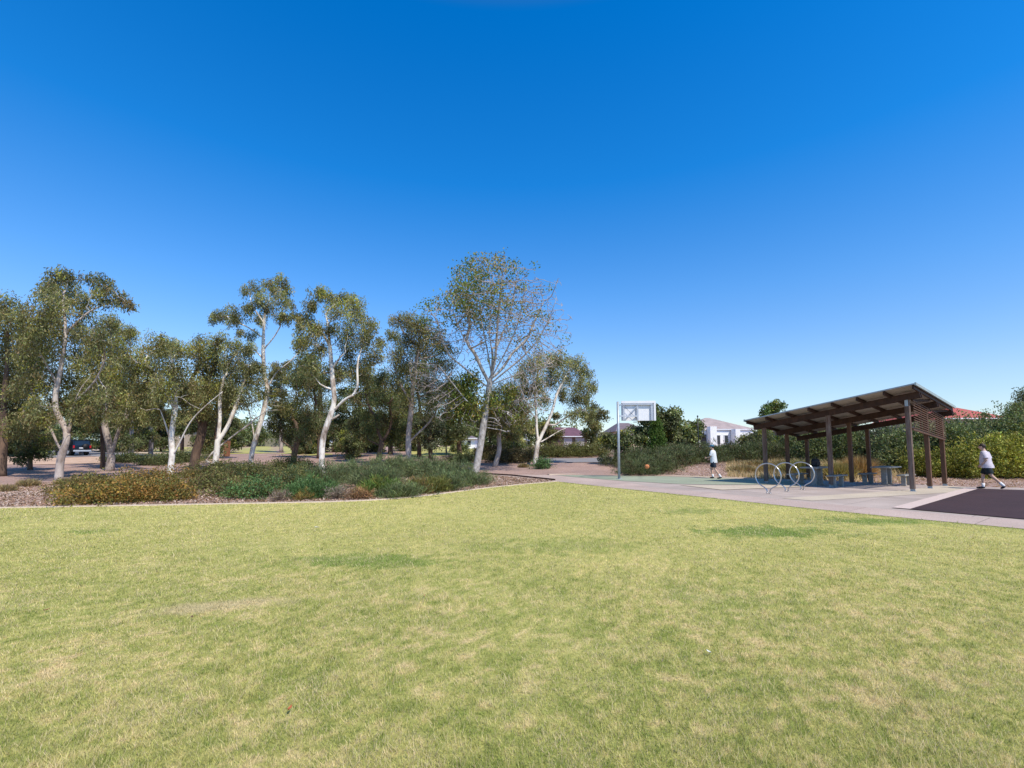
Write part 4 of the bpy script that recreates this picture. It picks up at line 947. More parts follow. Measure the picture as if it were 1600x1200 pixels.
# ------------------------------------------------------------------ shelter
def shelter():
    root = empty('picnic_shelter', (Pq[0], Pq[1], 0), 'open timber picnic shelter with sloping skillion roof and slatted end screen', 'shelter')
    L3 = np.array([*L2, 0]); S3 = np.array([*S2, 0]); a, bb = 2.68, 2.25
    zb = lambda u, v: 3.47 - .165 * u - .105 * v      # underside of the beams
    W = lambda u, v, z: L3 * u + S3 * v + np.array([0, 0, z])
    ax = [L3, S3, np.array([0, 0, 1.])]
    for j in range(3):
        for i in range(3):
            top = zb(i * a, j * bb) + (.1 if True else 0)
            mb = MB(); mb.box(W(i * a, j * bb, (top + .1) / 2), (.15, .15, top - .1), ax, .008)
            p = mb.build('post', M['timber_grey'] if j == 0 else M['timber_red'], root)
            mb = MB(); mb.box(W(i * a, j * bb, .055), (.15, .02, .15), ax).box(W(i * a, j * bb, .008), (.2, .2, .016), ax)
            mb.build('post_foot', M['galv'], p)
            if j == 0 and i == 0: p['label'] = 'weathered grey front corner post'
    nu = lambda: None
    for j in range(3):
        v = j * bb
        for s in (-1, 1):
            mb = MB(); o = .11 * s
            mb.bar(W(-.42, v + o, zb(-.42, v) + .085), W(2 * a + .42, v + o, zb(2 * a + .42, v) + .085), .05, .23)
            mb.build('beam', M['timber_dark'], root)
    u0, u1, v0, v1 = -.45, 2 * a + .45, -.85, 2 * bb + .12
    for k in range(8):
        u = u0 + .06 + (u1 - u0 - .12) * k / 7
        mb = MB(); mb.bar(W(u, v0 + .05, zb(u, v0) + .215), W(u, v1 - .04, zb(u, v1) + .215), .06, .13)
        mb.build('rafter', M['timber_dark'], root)
    # corrugated sheet: two skins
    def skin(name, off, m, n=130):
        us = np.linspace(u0, u1, n * 2); vs = np.linspace(v0, v1, 2)
        V = []
        for v in vs:
            for i, u in enumerate(us): V.append(W(u, v, zb(u, v) + off + (.012 if (i // 2) % 2 else 0)))
        m_ = len(us); F = [(i, i + 1, m_ + i + 1, m_ + i) for i in range(m_ - 1)]
        return npmesh(name, V, F, m, root)
    skin('roof_sheet', .315, M['roof_top']); skin('roof_lining', .29, M['roof_under'])
    mb = MB()
    mb.bar(W(u0 - .03, v0 - .02, zb(u0, v0) + .31), W(u0 - .03, v1 + .02, zb(u0, v1) + .31), .05, .1)
    mb.bar(W(u1 + .03, v0 - .02, zb(u1, v0) + .31), W(u1 + .03, v1 + .02, zb(u1, v1) + .31), .05, .1)
    mb.build('barge_cap', M['roof_top'], root)
    mb = MB(); mb.bar(W(u0, v0 - .03, zb(u0, v0) + .31), W(u1, v0 - .03, zb(u1, v0) + .31), .02, .045); mb.build('roof_edge_trim', M['galv'], root)
    # slatted screen on the right hand end
    sb = lambda v: 2.34 - .075 * v; stp = lambda v: zb(0, v) - .02
    us = -.11
    fr = None
    mb = MB(); mb.bar(W(us, .05, sb(0)), W(us, 2 * bb - .05, sb(2 * bb)), .05, .09)
    fr = mb.build('screen_rail', M['timber_red'], root)
    for q in (.25, .75):
        for off in (0,):
            mb = MB(); v = 2 * bb * q; mb.box(W(us, v, (sb(v) + stp(v)) / 2), (.05, .07, stp(v) - sb(v)), ax); mb.build('screen_batten', M['timber_red'], root)
    mb = MB(); ns = 12
    for k in range(ns):
        t = (k + .7) / ns
        z0 = sb(0) * (1 - t) + stp(0) * t; z1 = sb(2 * bb) * (1 - t) + stp(2 * bb) * t
        mb.bar(W(us - .045, .06, z0), W(us - .045, 2 * bb - .06, z1), .018, .028)
    mb.build('screen_slats', M['timber_red'], root)
    # knee brace and bracket
    mb = MB(); mb.box(W(0, -.095, zb(0, 0) - .12), (.1, .012, .3), ax); mb.build('bracket', M['galv'], root)
    mb = MB(); mb.bar(W(-.3, 1.6, zb(0, 1.6) + .2), W(-.05, .4, zb(0, .4) + .02), .05, .09); mb.build('brace', M['timber_dark'], root); mb = MB(); mb.bar(W(-.3, 4.2, zb(0, 4.2) + .2), W(-.05, 3.2, zb(0, 3.2) + .02), .05, .09)
    mb.build('brace', M['timber_dark'], root)
shelter()

# picnic sets
RZ = math.atan2(S2[1], S2[0])
def picnic(px, py, lt, lb1, lb2, off):
    c = gp(px, py)
    t = empty('picnic_table', (c[0], c[1], .012), lt, 'table', 'concrete picnic tables', RZ)
    mb = MB(); mb.box((0, 0, .77), (1.6, .7, .06), None, .012); mb.build('table_top', M['concrete_blue'], t)
    for s in (-1, 1):
        mb = MB(); mb.box((s * .3, 0, .375), (.13, .2, .74), None, .01).box((s * .3, 0, .02), (.16, .3, .04)); mb.build('leg', M['concrete_blue'], t)
    for lb, s in ((lb1, 1), (lb2, -1)):
        q = c[:2] + L2 * off * s
        bn = empty('picnic_bench', (q[0], q[1], .012), lb, 'bench', 'concrete picnic benches', RZ)
        mb = MB(); mb.box((0, 0, .45), (1.5, .3, .05), None, .01); mb.build('seat', M['concrete_blue'], bn)
        for k in (-1, 1):
            mb = MB(); mb.box((k * .4, 0, .21), (.11, .16, .43), None, .008); mb.build('leg', M['concrete_blue'], bn)
picnic(1277, 758.5, 'left concrete picnic table in shade with a dark bag on top', 'bench left of the table that carries the dark bag', 'bench right of the table that carries the dark bag', .78)
picnic(1386, 757.5, 'right concrete picnic table partly in sun near the screen posts', 'bench left of the partly sunlit picnic table', 'bench right of the partly sunlit picnic table', .70)
# dark bag on the left table
c = gp(1277, 758.5)
bag = empty('bag', (c[0] - .05, c[1] - .03, .825), 'dark bag standing on the left picnic table', 'bag', rz=.5)
mb = MB(); mb.box((0, 0, .15), (.4, .22, .3), None, .07).box((0, 0, .31), (.3, .16, .06), None, .028); mb.build('bag_body', M['black'], bag)
mb = MB(); mb.tube([(-.08, 0, .32), (-.07, 0, .39), (0, 0, .41), (.07, 0, .39), (.08, 0, .32)], .012, 6); mb.build('handle', M['black'], bag)
mb = MB(); mb.box((0, -.12, .12), (.28, .05, .16), None, .02); mb.build('pocket', M['black'], bag)

# hoop bike racks
HO = [(1201, 771.2, 'left hoop bike rack of bent stainless tube, nearest the lawn'), (1229.5, 768, 'middle hoop bike rack of bent stainless tube'), (1253.8, 765.2, 'right hoop bike rack, closest to the shelter middle post')]
def hoop():
    pts = [(.05, 0, -.05), (.05, 0, .06), (.065, 0, .12), (.13, 0, .19)]
    r, cz = .44, .62
    for a in np.linspace(-52, 232, 34): pts.append((r * math.cos(math.radians(a)) * 1.02, 0, cz + r * math.sin(math.radians(a))))
    pts += [(-.13, 0, .19), (-.065, 0, .12), (-.05, 0, .06), (-.05, 0, -.05)]
    return pts
h0 = None
for (px, py, lb) in HO:
    p = gp(px, py)
    if h0 is None:
        h0 = empty('bike_rack', (p[0], p[1], .012), lb, 'bike rack', 'hoop bike racks', math.atan2(L2[1], L2[0]))
        mb = MB(); mb.tube(hoop(), .021, 10); mb.build('hoop', M['stainless'], h0)
        for s in (-1, 1):
            mb = MB(); mb.tube([(s * .05, 0, 0), (s * .05, 0, .012)], .045, 14); mb.build('base_flange', M['stainless'], h0)
    else:
        o = h0.copy(); COL.objects.link(o); o.location = (p[0], p[1], .012); o['label'] = lb
        for chd in list(h0.children):
            k = chd.copy(); COL.objects.link(k); k.parent = o

# basketball stand
def hoop_stand():
    b = gp(967.5, 749); Y = b[1]
    root = empty('basketball_stand', (b[0], b[1], .016), 'grey basketball post with white backboard seen from behind', 'basketball stand', rz=-.10)
    k = Y / FPX
    mb = MB(); mb.tube([(0, 0, 0), (0, 0, 120.5 * k)], .066, 16); mb.build('post', M['galv'], root)
    mb = MB(); mb.tube([(0, 0, 0), (0, 0, .02)], .16, 16); mb.build('base_plate', M['galv'], root)
    # board centre right of the post, in front (away from the viewer)
    x0, x1 = 8.5 * k, 63 * k; zt, zbm = 124 * k, 92 * k; yb = .95
    mb = MB(); mb.box(((x0 + x1) / 2, yb, (zt + zbm) / 2), (x1 - x0, .03, zt - zbm), None, .004); bd = mb.build('backboard', M['white_board'], root)
    mb = MB(); fw = .16; ya = yb - .05
    for (cx, cz, sx_, sz_) in (((x0 + x1) / 2, zt - .06, x1 - x0, .12), (x1 - .05, (zt + zbm) / 2 - .06, .1, zt - zbm - .12)):
        mb.box((cx, ya, cz), (sx_, .06, sz_))
    mb.build('board_rim', M['white_board'], root)
    mb = MB()
    xl, xm, xr = x0 + .12, (x0 + x1) / 2 - .06, x1 - .22; zt2, zb2 = zt - .18, zbm + .02
    for (cx, cz, sx_, sz_) in ((xl, (zt2 + zb2) / 2, .1, zt2 - zb2), (xm, (zt2 + zb2) / 2, .1, zt2 - zb2), (xr, (zt2 + zb2) / 2, .1, zt2 - zb2)):
        mb.box((cx, ya - .02, cz), (sx_, .07, sz_))
    mb.box(((xl + xr) / 2, ya - .03, zt2), (xr - xl + .1, .09, .09))
    mb.bar((xl, ya - .05, zb2), (xm, ya - .05, zt2 - .08), .03, .06, (0, 1, 0))
    mb.build('back_frame', M['frame_grey'], root)
    mb = MB(); mb.tube([(xl, ya - .08, zt2 - .1), (xm, ya - .08, zb2 + .05)], .008, 5); mb.tube([(0, 0, zt - .35), (xl, ya, zt2)], .012, 6); mb.build('stay_cable', M['black_paint'], root)
    mb = MB(); mb.bar((0, 0, 2.95 + .35), (xm, ya, 2.95 + .4), .07, .07); mb.bar((0, 0, zt - .25), (xl, ya, zt2 - .05), .04, .04); mb.build('support_arm', M['frame_grey'], root)
    mb = MB(); r = .225; cx = (x0 + x1) / 2; cy = yb + .04 + r + .1
    mb.tube([(cx + r * math.cos(t), cy + r * math.sin(t), 3.05) for t in np.linspace(0, 2 * math.pi, 33)], .01, 6, False); mb.box((cx, yb + .07, 3.05), (.12, .14, .03))
    mb.build('rim', M['timber_red'], root)
hoop_stand()
# ball in the air
def ball():
    p = at(1011, 729, 25.5)
    bm = bmesh.new(); bmesh.ops.create_uvsphere(bm, u_segments=32, v_segments=20, radius=.122)
    me = bpy.data.meshes.new('basketball'); bm.to_mesh(me); bm.free()
    me.polygons.foreach_set('use_smooth', np.ones(len(me.polygons), bool)); me.materials.append(M['ball'])
    o = link('basketball', me); o.location = p; tag(o, 'orange basketball in mid bounce in front of the dark groundcover', 'ball')
    mb = MB()
    for e in range(3):
        pts = []
        for t in np.linspace(0, 2 * math.pi, 41):
            q = [math.cos(t), math.sin(t), 0]; q = [q[(i + e) % 3] for i in range(3)]; pts.append([.122 * c for c in q])
        mb.tube(pts, .003, 5, False)
    mb.build('seam', M['black'], o)
ball()

# ------------------------------------------------------------------ people
def skin_mesh(chains, sub=2):
    """chains: list of (points, radii) joined where points coincide"""
    key, vs, rs, es = {}, [], [], []
    for pts, rad in chains:
        prev = None
        for p, r in zip(pts, rad):
            kk = tuple(round(float(c), 4) for c in p)
            if kk not in key:
                key[kk] = len(vs); vs.append(kk); rs.append(r)
            i = key[kk]
            if prev is not None and prev != i: es.append((prev, i))
            prev = i
    me = bpy.data.meshes.new('tmp'); me.from_pydata(vs, es, []); me.update()
    ob = bpy.data.objects.new('tmp', me); COL.objects.link(ob)
    md = ob.modifiers.new('s', 'SKIN'); md.use_smooth_shade = True
    for i, sv in enumerate(me.skin_vertices[0].data):
        r = rs[i]; sv.radius = (r, r) if np.isscalar(r) else r
    me.skin_vertices[0].data[0].use_root = True
    m2 = ob.modifiers.new('d', 'SUBSURF'); m2.levels = sub; m2.render_levels = sub
    dg = bpy.context.evaluated_depsgraph_get(); ev = ob.evaluated_get(dg); em = ev.to_mesh()
    V = [tuple(v.co) for v in em.vertices]; F = [tuple(p.vertices) for p in em.polygons]
    ev.to_mesh_clear(); bpy.data.objects.remove(ob); bpy.data.meshes.remove(me)
    return V, F

def ell(c, r, rot=None, nu=16, nv=12, f=None):
    vs, fs = [], []
    for j in range(nv + 1):
        t = math.pi * j / nv
        for i in range(nu):
            a = 2 * math.pi * i / nu
            d = np.array([math.sin(t) * math.cos(a), math.sin(t) * math.sin(a), math.cos(t)])
            p = d * np.array(r)
            if f: p = f(d, p)
            if rot is not None: p = np.array(rot) @ p
            vs.append(np.array(c) + p)
    for j in range(nv):
        for i in range(nu): fs.append((j * nu + i, j * nu + (i + 1) % nu, (j + 1) * nu + (i + 1) % nu, (j + 1) * nu + i))
    return vs, fs

skin_m = noise_mat('skin', [(.3, (.5, .31, .23)), (.7, (.6, .4, .31))], scale=6, rough=.55, bump=.02)
def person(loc, rz, label, H, hips, knees, ankles, toes, neck, head, shoulders, elbows, wrists, shirt_m, shorts_m, shoe_m, sock_m, hair_m, cap=None, stout=1.0):
    """x forward, y left, z up (metres at H=1.75); index 0 = right side, 1 = left side"""
    s = H / 1.75
    root = empty('person', loc, label, 'person', rz=rz)
    V3 = lambda p: np.array(p, float) * s
    pelvis = V3(((hips[0][0] + hips[1][0]) / 2, 0, (hips[0][2] + hips[1][2]) / 2 + .05)); nk = V3(neck); hd = V3(head)
    chest = pelvis * .35 + nk * .65; waist = pelvis * .7 + nk * .3
    ch = [([pelvis, waist, chest, nk - np.array([0, 0, .02]), nk + (hd - nk) * .45, hd - np.array([0, 0, .03])], [.135 * stout * s, .125 * stout * s, .13 * stout * s, .065 * s, .055 * s, .07 * s])]
    for k in range(2):
        ch.append(([pelvis, V3(hips[k]), (V3(hips[k]) + V3(knees[k])) / 2, V3(knees[k]), V3(knees[k]) * .65 + V3(ankles[k]) * .35, V3(ankles[k]), V3(toes[k]) * .5 + V3(ankles[k]) * .5 - np.array([0, 0, .02])], [.135 * stout * s, .09 * stout * s, .078 * s, .055 * s, .056 * s, .036 * s, .035 * s]))
        ch.append(([chest, V3(shoulders[k]), (V3(shoulders[k]) + V3(elbows[k])) / 2, V3(elbows[k]), (V3(elbows[k]) + V3(wrists[k])) / 2, V3(wrists[k])], [.13 * stout * s, .058 * s, .046 * s, .038 * s, .036 * s, .026 * s]))
    bv, bf = skin_mesh(ch)
    mb = MB(); mb.add(bv, bf, True)
    # head with nose, chin, ears
    def hf(d, p):
        p = p.copy()
        if d[2] < 0: p[0] = p[0] * (1 + .12 * d[2]) + .018 * s * (-d[2]) * (d[0] > 0); p[1] *= 1 + .28 * d[2]
        return p
    v, f = ell(hd, np.array([.098, .078, .118]) * s, f=hf); mb.add(v, f, True)
    v, f = ell(hd + np.array([.1, 0, -.015]) * s, np.array([.022, .014, .025]) * s, nu=8, nv=6); mb.add(v, f, True)
    for y in (-1, 1):
        v, f = ell(hd + np.array([-.005, .08 * y, -.005]) * s, np.array([.02, .01, .032]) * s, nu=8, nv=6); mb.add(v, f, True)
    # hands: palm, four fingers, thumb
    for k in range(2):
        wv = V3(wrists[k]); d = wv - V3(elbows[k]); d /= np.linalg.norm(d)
        sd_ = np.cross(d, [0, 1, 0]); sd_ = sd_ / max(np.linalg.norm(sd_), 1e-6); nrm = np.cross(d, sd_)
        sg = 1 if sd_[0] > 0 else -1
        inw = nrm * (1 if (nrm[1] > 0) == (k == 0) else -1)
        mb.tube([wv - d * .01, wv + d * .035 * s, wv + d * .08 * s, wv + d * .095 * s], np.array([.024, .036, .037, .02]) * s, 8)
        for q, ln in enumerate((.062, .072, .068, .055)):
            b0 = wv + d * .085 * s + sd_ * (.026 - .0175 * q) * sg * s
            mb.tube([b0, b0 + (d * .5 + inw * .08) * ln * s, b0 + (d * .85 + inw * .35) * ln * s, b0 + (d * .95 + inw * .65) * ln * s], np.array([.0095, .009, .0085, .006]) * s, 6)
        b0 = wv + d * .03 * s + sd_ * .028 * sg * s
        mb.tube([b0, b0 + (d * .025 + sd_ * .02 * sg) * s, b0 + (d * .055 + sd_ * .025 * sg + inw * .012) * s], np.array([.012, .011, .008]) * s, 6)
    body = mb.build('body', skin_m, root)
    # eyes and mouth
    mb = MB()
    for y in (-1, 1):
        v, f = ell(hd + np.array([.086, .032 * y, .012]) * s, np.array([.01, .013, .008]) * s, nu=8, nv=6); mb.add(v, f, True)
    mb.build('eye', M['black'], root)
    # shirt: elliptical rings round the spine, hem hanging loose; sleeves to above the elbow
    def loft(rings, n=22):
        vs, fs = [], []
        for (cc_, a_, b_, ph) in rings:
            for i in range(n):
                t = 2 * math.pi * i / n
                w_ = 1 + ph * (.035 * math.sin(5 * t + 3 * cc_[2]) + .025 * math.sin(9 * t - 7 * cc_[2]))
                vs.append(np.array(cc_) + np.array([a_ * math.cos(t) * w_, b_ * math.sin(t) * w_, 0]))
        for j in range(len(rings) - 1):
            for i in range(n): fs.append((j * n + i, j * n + (i + 1) % n, (j + 1) * n + (i + 1) % n, (j + 1) * n + i))
        return vs, fs
    up = nk - pelvis; so_ = stout ** .8
    ring = lambda t, a_, b_, ph=.4, dx=0.: (pelvis + up * t + np.array([dx * s, 0, 0]), a_ * s, b_ * s, ph)
    belly = .03 * (stout - 1) / .3
    v, f = loft([ring(-.29, .165 * so_, .205 * so_, 1.3), ring(-.15, .168 * so_, .205 * so_, 1.1), ring(.05, .162 * so_, .198 * so_, .9, belly), ring(.3, .152 * so_, .19 * so_, .6, belly), ring(.55, .142 * so_, .195 * so_ ** .6), ring(.75, .135, .205, .3), ring(.88, .11, .19, .2), ring(.96, .085, .125, .1), ring(1.01, .066, .08, 0)])
    mb = MB(); mb.add(v, f, True)
    for k in range(2):
        sh_, el = V3(shoulders[k]), V3(elbows[k])
        inn = sh_ * .75 + (pelvis + up * .9) * .25
        mb.tube([inn, sh_, sh_ * .55 + el * .45, sh_ * .22 + el * .78], np.array([.08, .085, .08, .078]) * s, 14, False)
    mb.build('shirt', shirt_m, root)
    # shorts
    mb = MB(); v, f = loft([ring(.02, .135 * so_, .17 * so_, .2), ring(-.12, .145 * so_, .18 * so_, .3), ring(-.24, .135 * so_, .172 * so_, .4), ring(-.3, .09, .13, .2)]); mb.add(v, f, True)
    for k in range(2):
        hp, kn = V3(hips[k]), V3(knees[k])
        mb.tube([hp + np.array([0, 0, .04 * s]), hp * .8 + kn * .2, hp * .5 + kn * .5, hp * .2 + kn * .8], np.array([.1, .108, .106, .104]) * s * stout ** .35, 16, False)
    mb.build('shorts', shorts_m, root)
    for k in range(2):
        an, to = V3(ankles[k]), V3(toes[k]); fd = to - an; fd = fd / np.linalg.norm(fd)
        heel = an - fd * .06 * s + np.array([0, 0, -.045 * s])
        v, f = skin_mesh([([heel, an * .6 + to * .4 + np.array([0, 0, -.03 * s]), to], [(.045 * s, .042 * s), (.047 * s, .045 * s), (.04 * s, .028 * s)])])
        mb = MB(); mb.add(v, f, True); mb.build('shoe', shoe_m, root)
        up = V3(ankles[k]) * .68 + V3(knees[k]) * .32
        mb = MB(); mb.tube([an + np.array([0, 0, -.02]), an, up], np.array([.045, .045, .054]) * s, 10); mb.build('sock', sock_m, root)
    # hair / cap
    def hairf(d, p):
        if d[2] < .05 and d[0] > -.1: return p * .86
        if d[2] < -.45: return p * .86
        return p
    v, f = ell(hd + np.array([-.012, 0, .018]) * s, np.array([.107, .088, .118]) * s, f=hairf); mb = MB(); mb.add(v, f, True); mb.build('hair', hair_m, root)
    if cap is not None:
        def capf(d, p):
            if d[2] < .12: p = p.copy(); p[2] = .012 * s
            return p
        v, f = ell(hd + np.array([-.008, 0, .03]) * s, np.array([.115, .096, .112]) * s, f=capf); mb = MB(); mb.add(v, f, True)
        pk = []
        n = 9
        vs = []
        for i in range(n):
            a = math.pi * (-.42 + .84 * i / (n - 1))
            vs.append(hd + np.array([.095 * math.cos(a), .09 * math.sin(a), .045]) * s); vs.append(hd + np.array([.08 + .115 * math.cos(a), .085 * math.sin(a), .022]) * s)
        mb.add(vs, [(2 * i, 2 * i + 1, 2 * i + 3, 2 * i + 2) for i in range(n - 1)]); mb.build('cap', cap, root)
    return root
white_cloth = noise_mat('white_cotton', [(.3, (.62, .65, .68)), (.7, (.75, .77, .8))], scale=9, rough=.9, bump=.4, bdist=.02)
grey_cloth = noise_mat('pale_grey_cotton', [(.3, (.5, .46, .52)), (.7, (.66, .6, .66))], scale=7, rough=.9, bump=.4, bdist=.02)
navy = plain('navy_cloth', (.018, .026, .045), .85); darkc = plain('black_cloth', (.012, .02, .022), .85)
whites = plain('white_sock', (.7, .7, .72), .9); shoe_b = plain('black_shoe', (.015, .015, .018), .5); hair_b = plain('brown_hair', (.03, .018, .012), .6); cap_m = plain('blue_cap', (.03, .13, .22), .7)
# running boy: heading left of frame
bp = gp(1116, 748.2); vdir = unit(np.array([bp[0], bp[1]])); left = np.array([-vdir[1], vdir[0]])
hd_ = unit(left * .96 + vdir * .28)
person((bp[0], bp[1], .016), math.atan2(hd_[1], hd_[0]), 'person in blue cap, white shirt and dark shorts stepping across the green court', 1.78,
       hips=[(0, -.09, .92), (0, .09, .92)], knees=[(.17, -.1, .52), (-.08, .1, .50)], ankles=[(.08, -.1, .09), (-.36, .1, .11)], toes=[(.26, -.1, .03), (-.17, .12, .03)],
       neck=(.02, 0, 1.47), head=(.07, 0, 1.63), shoulders=[(.02, -.18, 1.40), (.02, .18, 1.40)], elbows=[(.06, -.24, 1.13), (.10, .22, 1.14)], wrists=[(.24, -.2, 1.02), (.3, .16, 1.08)],
       shirt_m=white_cloth, shorts_m=navy, shoe_m=shoe_b, sock_m=whites, hair_m=hair_b, cap=cap_m)
wp = gp(1545, 765.3); vdir = unit(np.array([wp[0], wp[1]])); left = np.array([-vdir[1], vdir[0]])
hd_ = unit(left * .98 + vdir * .2)
person((wp[0], wp[1], .024), math.atan2(hd_[1], hd_[0]), 'person in loose pale grey shirt and black shorts walking on the dark softfall', 1.76,
       hips=[(0, -.1, .92), (0, .1, .92)], knees=[(.16, -.1, .50), (-.13, .1, .52)], ankles=[(.17, -.1, .09), (-.44, .1, .16)], toes=[(.38, -.1, .035), (-.34, .1, .045)],
       neck=(.05, 0, 1.48), head=(.10, 0, 1.635), shoulders=[(.02, -.2, 1.40), (.02, .2, 1.40)], elbows=[(-.06, -.27, 1.13), (-.06, .27, 1.13)], wrists=[(.10, -.26, .95), (.10, .25, .95)],
       shirt_m=grey_cloth, shorts_m=darkc, shoe_m=shoe_b, sock_m=whites, hair_m=hair_b, stout=1.18)

# ------------------------------------------------------------------ car
def car():
    b = gp(110, 711.5)
    sc = 1.0
    Y = b[1]
    head = unit(np.array([-.937, .341])); rz = math.atan2(head[1], head[0])
    root = empty('parked_car', (b[0], b[1], b[2] + .01), 'dark blue boxy off road car parked beside the road behind the forked gum', 'car', rz=rz)
    paint = noise_mat('dark_blue_paint', [(.3, (.006, .008, .013)), (.7, (.009, .012, .018))], scale=2, rough=.25, spec=.6, bump=0)
    glass = noise_mat('tinted_glass', [(.3, (.012, .016, .02)), (.7, (.02, .025, .03))], scale=2, rough=.08, spec=.8, bump=0)
    prof = [(-2.0, .42), (-2.03, .72), (-2.0, 1.02), (-1.86, 1.66), (-1.6, 1.74), (.35, 1.72), (.62, 1.62), (1.05, 1.1), (1.95, .98), (2.1, .8), (2.12, .42)]
    V = []; hw = .88
    for y, k in ((-hw, 0), (hw, 1)):
        for (x, z) in prof:
            ins = .12 * max(0, (z - 1.05) / .7)
            V.append((x, y * (1 - ins / hw), z))
    n = len(prof); F = [tuple(range(n))[::-1], tuple(range(n, 2 * n))] + [(i, (i + 1) % n, n + (i + 1) % n, n + i) for i in range(n)]
    mb = MB(); mb.add(V, F); bo = mb.build('body', paint, root)
    md = bo.modifiers.new('bevel', 'BEVEL'); md.width = .05; md.segments = 3; md.limit_method = 'ANGLE'; md.angle_limit = math.radians(20)
    for s in (-1, 1):
        for (xa, xb, xc, xd) in ((-1.72, -1.0, -1.0, -1.66), (-.92, -.08, -.08, -.92), (0, .88, .45, 0)):
            mb = MB(); f = lambda x, z: (x, s * (hw - .12 * max(0, (z - 1.05) / .7) + .006), z)
            mb.add([f(xa, 1.1), f(xb, 1.1), f(xc, 1.58), f(xd, 1.58)], [(0, 1, 2, 3)]); mb.build('side_window', glass, root)
    mb = MB(); mb.add([(-2.0, -.72, 1.1), (-2.0, .72, 1.1), (-1.885, .64, 1.58), (-1.885, -.64, 1.58)], [(0, 1, 2, 3)]); mb.build('rear_window', glass, root)
    mb = MB(); mb.add([(1.06, -.76, 1.12), (1.06, .76, 1.12), (.66, .66, 1.6), (.66, -.66, 1.6)], [(0, 1, 2, 3)]); mb.build('windscreen', glass, root)
    tl = plain('tail_light_red', (.5, .02, .03), .2)
    for s in (-1, 1):
        mb = MB(); mb.box((-2.02, s * .78, .95), (.06, .15, .3), None, .02); mb.build('tail_light', tl, root)
        mb = MB(); mb.box((2.09, s * .68, .82), (.06, .28, .16), None, .02); mb.build('headlight', M['white_board'], root)
    mb = MB(); mb.box((-2.06, .1, .82), (.02, .38, .12)); mb.build('number_plate', M['white_board'], root)
    mb = MB(); mb.box((-2.08, 0, .5), (.14, 1.66, .2), None, .05); mb.build('bumper', M['frame_grey'], root)
    mb = MB(); mb.tube([(-2.06, -.3, 1.0), (-2.2, -.3, 1.0)], [.3, .28], 20); mb.build('spare_wheel', M['black'], root)
    tyre = M['black']; alloy = noise_mat('alloy_wheel', [(.3, (.5, .5, .52)), (.7, (.62, .62, .64))], scale=5, rough=.35, metal=.6, bump=0)
    for x in (-1.25, 1.3):
        for s in (-1, 1):
            wh = bpy.data.objects.new('wheel', None); COL.objects.link(wh); wh.parent = root; wh.location = (x, s * .82, .35)
            mb = MB(); mb.tube([(0, -.11, 0), (0, -.1, 0), (0, .1, 0), (0, .11, 0)], [.3, .35, .35, .3], 24); mb.build('tyre', tyre, wh)
            mb = MB(); mb.tube([(0, s * .105, 0), (0, s * .118, 0)], [.22, .2], 20)
            mb.build('rim', alloy, wh)
    for s in (-1, 1):
        mb = MB(); mb.box((.72, s * .98, 1.12), (.1, .18, .14), None, .03); mb.build('mirror', paint, root)
car()

# ------------------------------------------------------------------ buildings
glass_h = noise_mat('house_glass', [(.3, (.03, .035, .045)), (.7, (.07, .075, .085))], scale=1, rough=.15, spec=.6, bump=0)
def tile(name, c):
    m, nt, b = mat(name)
    v = coords(nt)
    wv = N(nt, 'ShaderNodeTexWave', Scale=1.7, Distortion=.4); wv.bands_direction = 'Z'; nt.links.new(v, wv.inputs['Vector'])
    n = N(nt, 'ShaderNodeTexNoise', Scale=1.2, Detail=8); nt.links.new(v, n.inputs['Vector'])
    c1 = ramp(nt, n.outputs['Fac'], [(.3, tuple(x * .8 for x in c)), (.7, tuple(x * 1.15 for x in c))])
    mx = N(nt, 'ShaderNodeMix', data_type='RGBA', blend_type='MULTIPLY'); mx.inputs[0].default_value = 1
    c2 = ramp(nt, wv.outputs['Color'], [(0, (.8, .8, .8)), (.5, (1, 1, 1))])
    nt.links.new(c1, mx.inputs[6]); nt.links.new(c2, mx.inputs[7]); nt.links.new(mx.outputs[2], b.inputs['Base Color'])
    b.inputs['Roughness'].default_value = .75
    return m
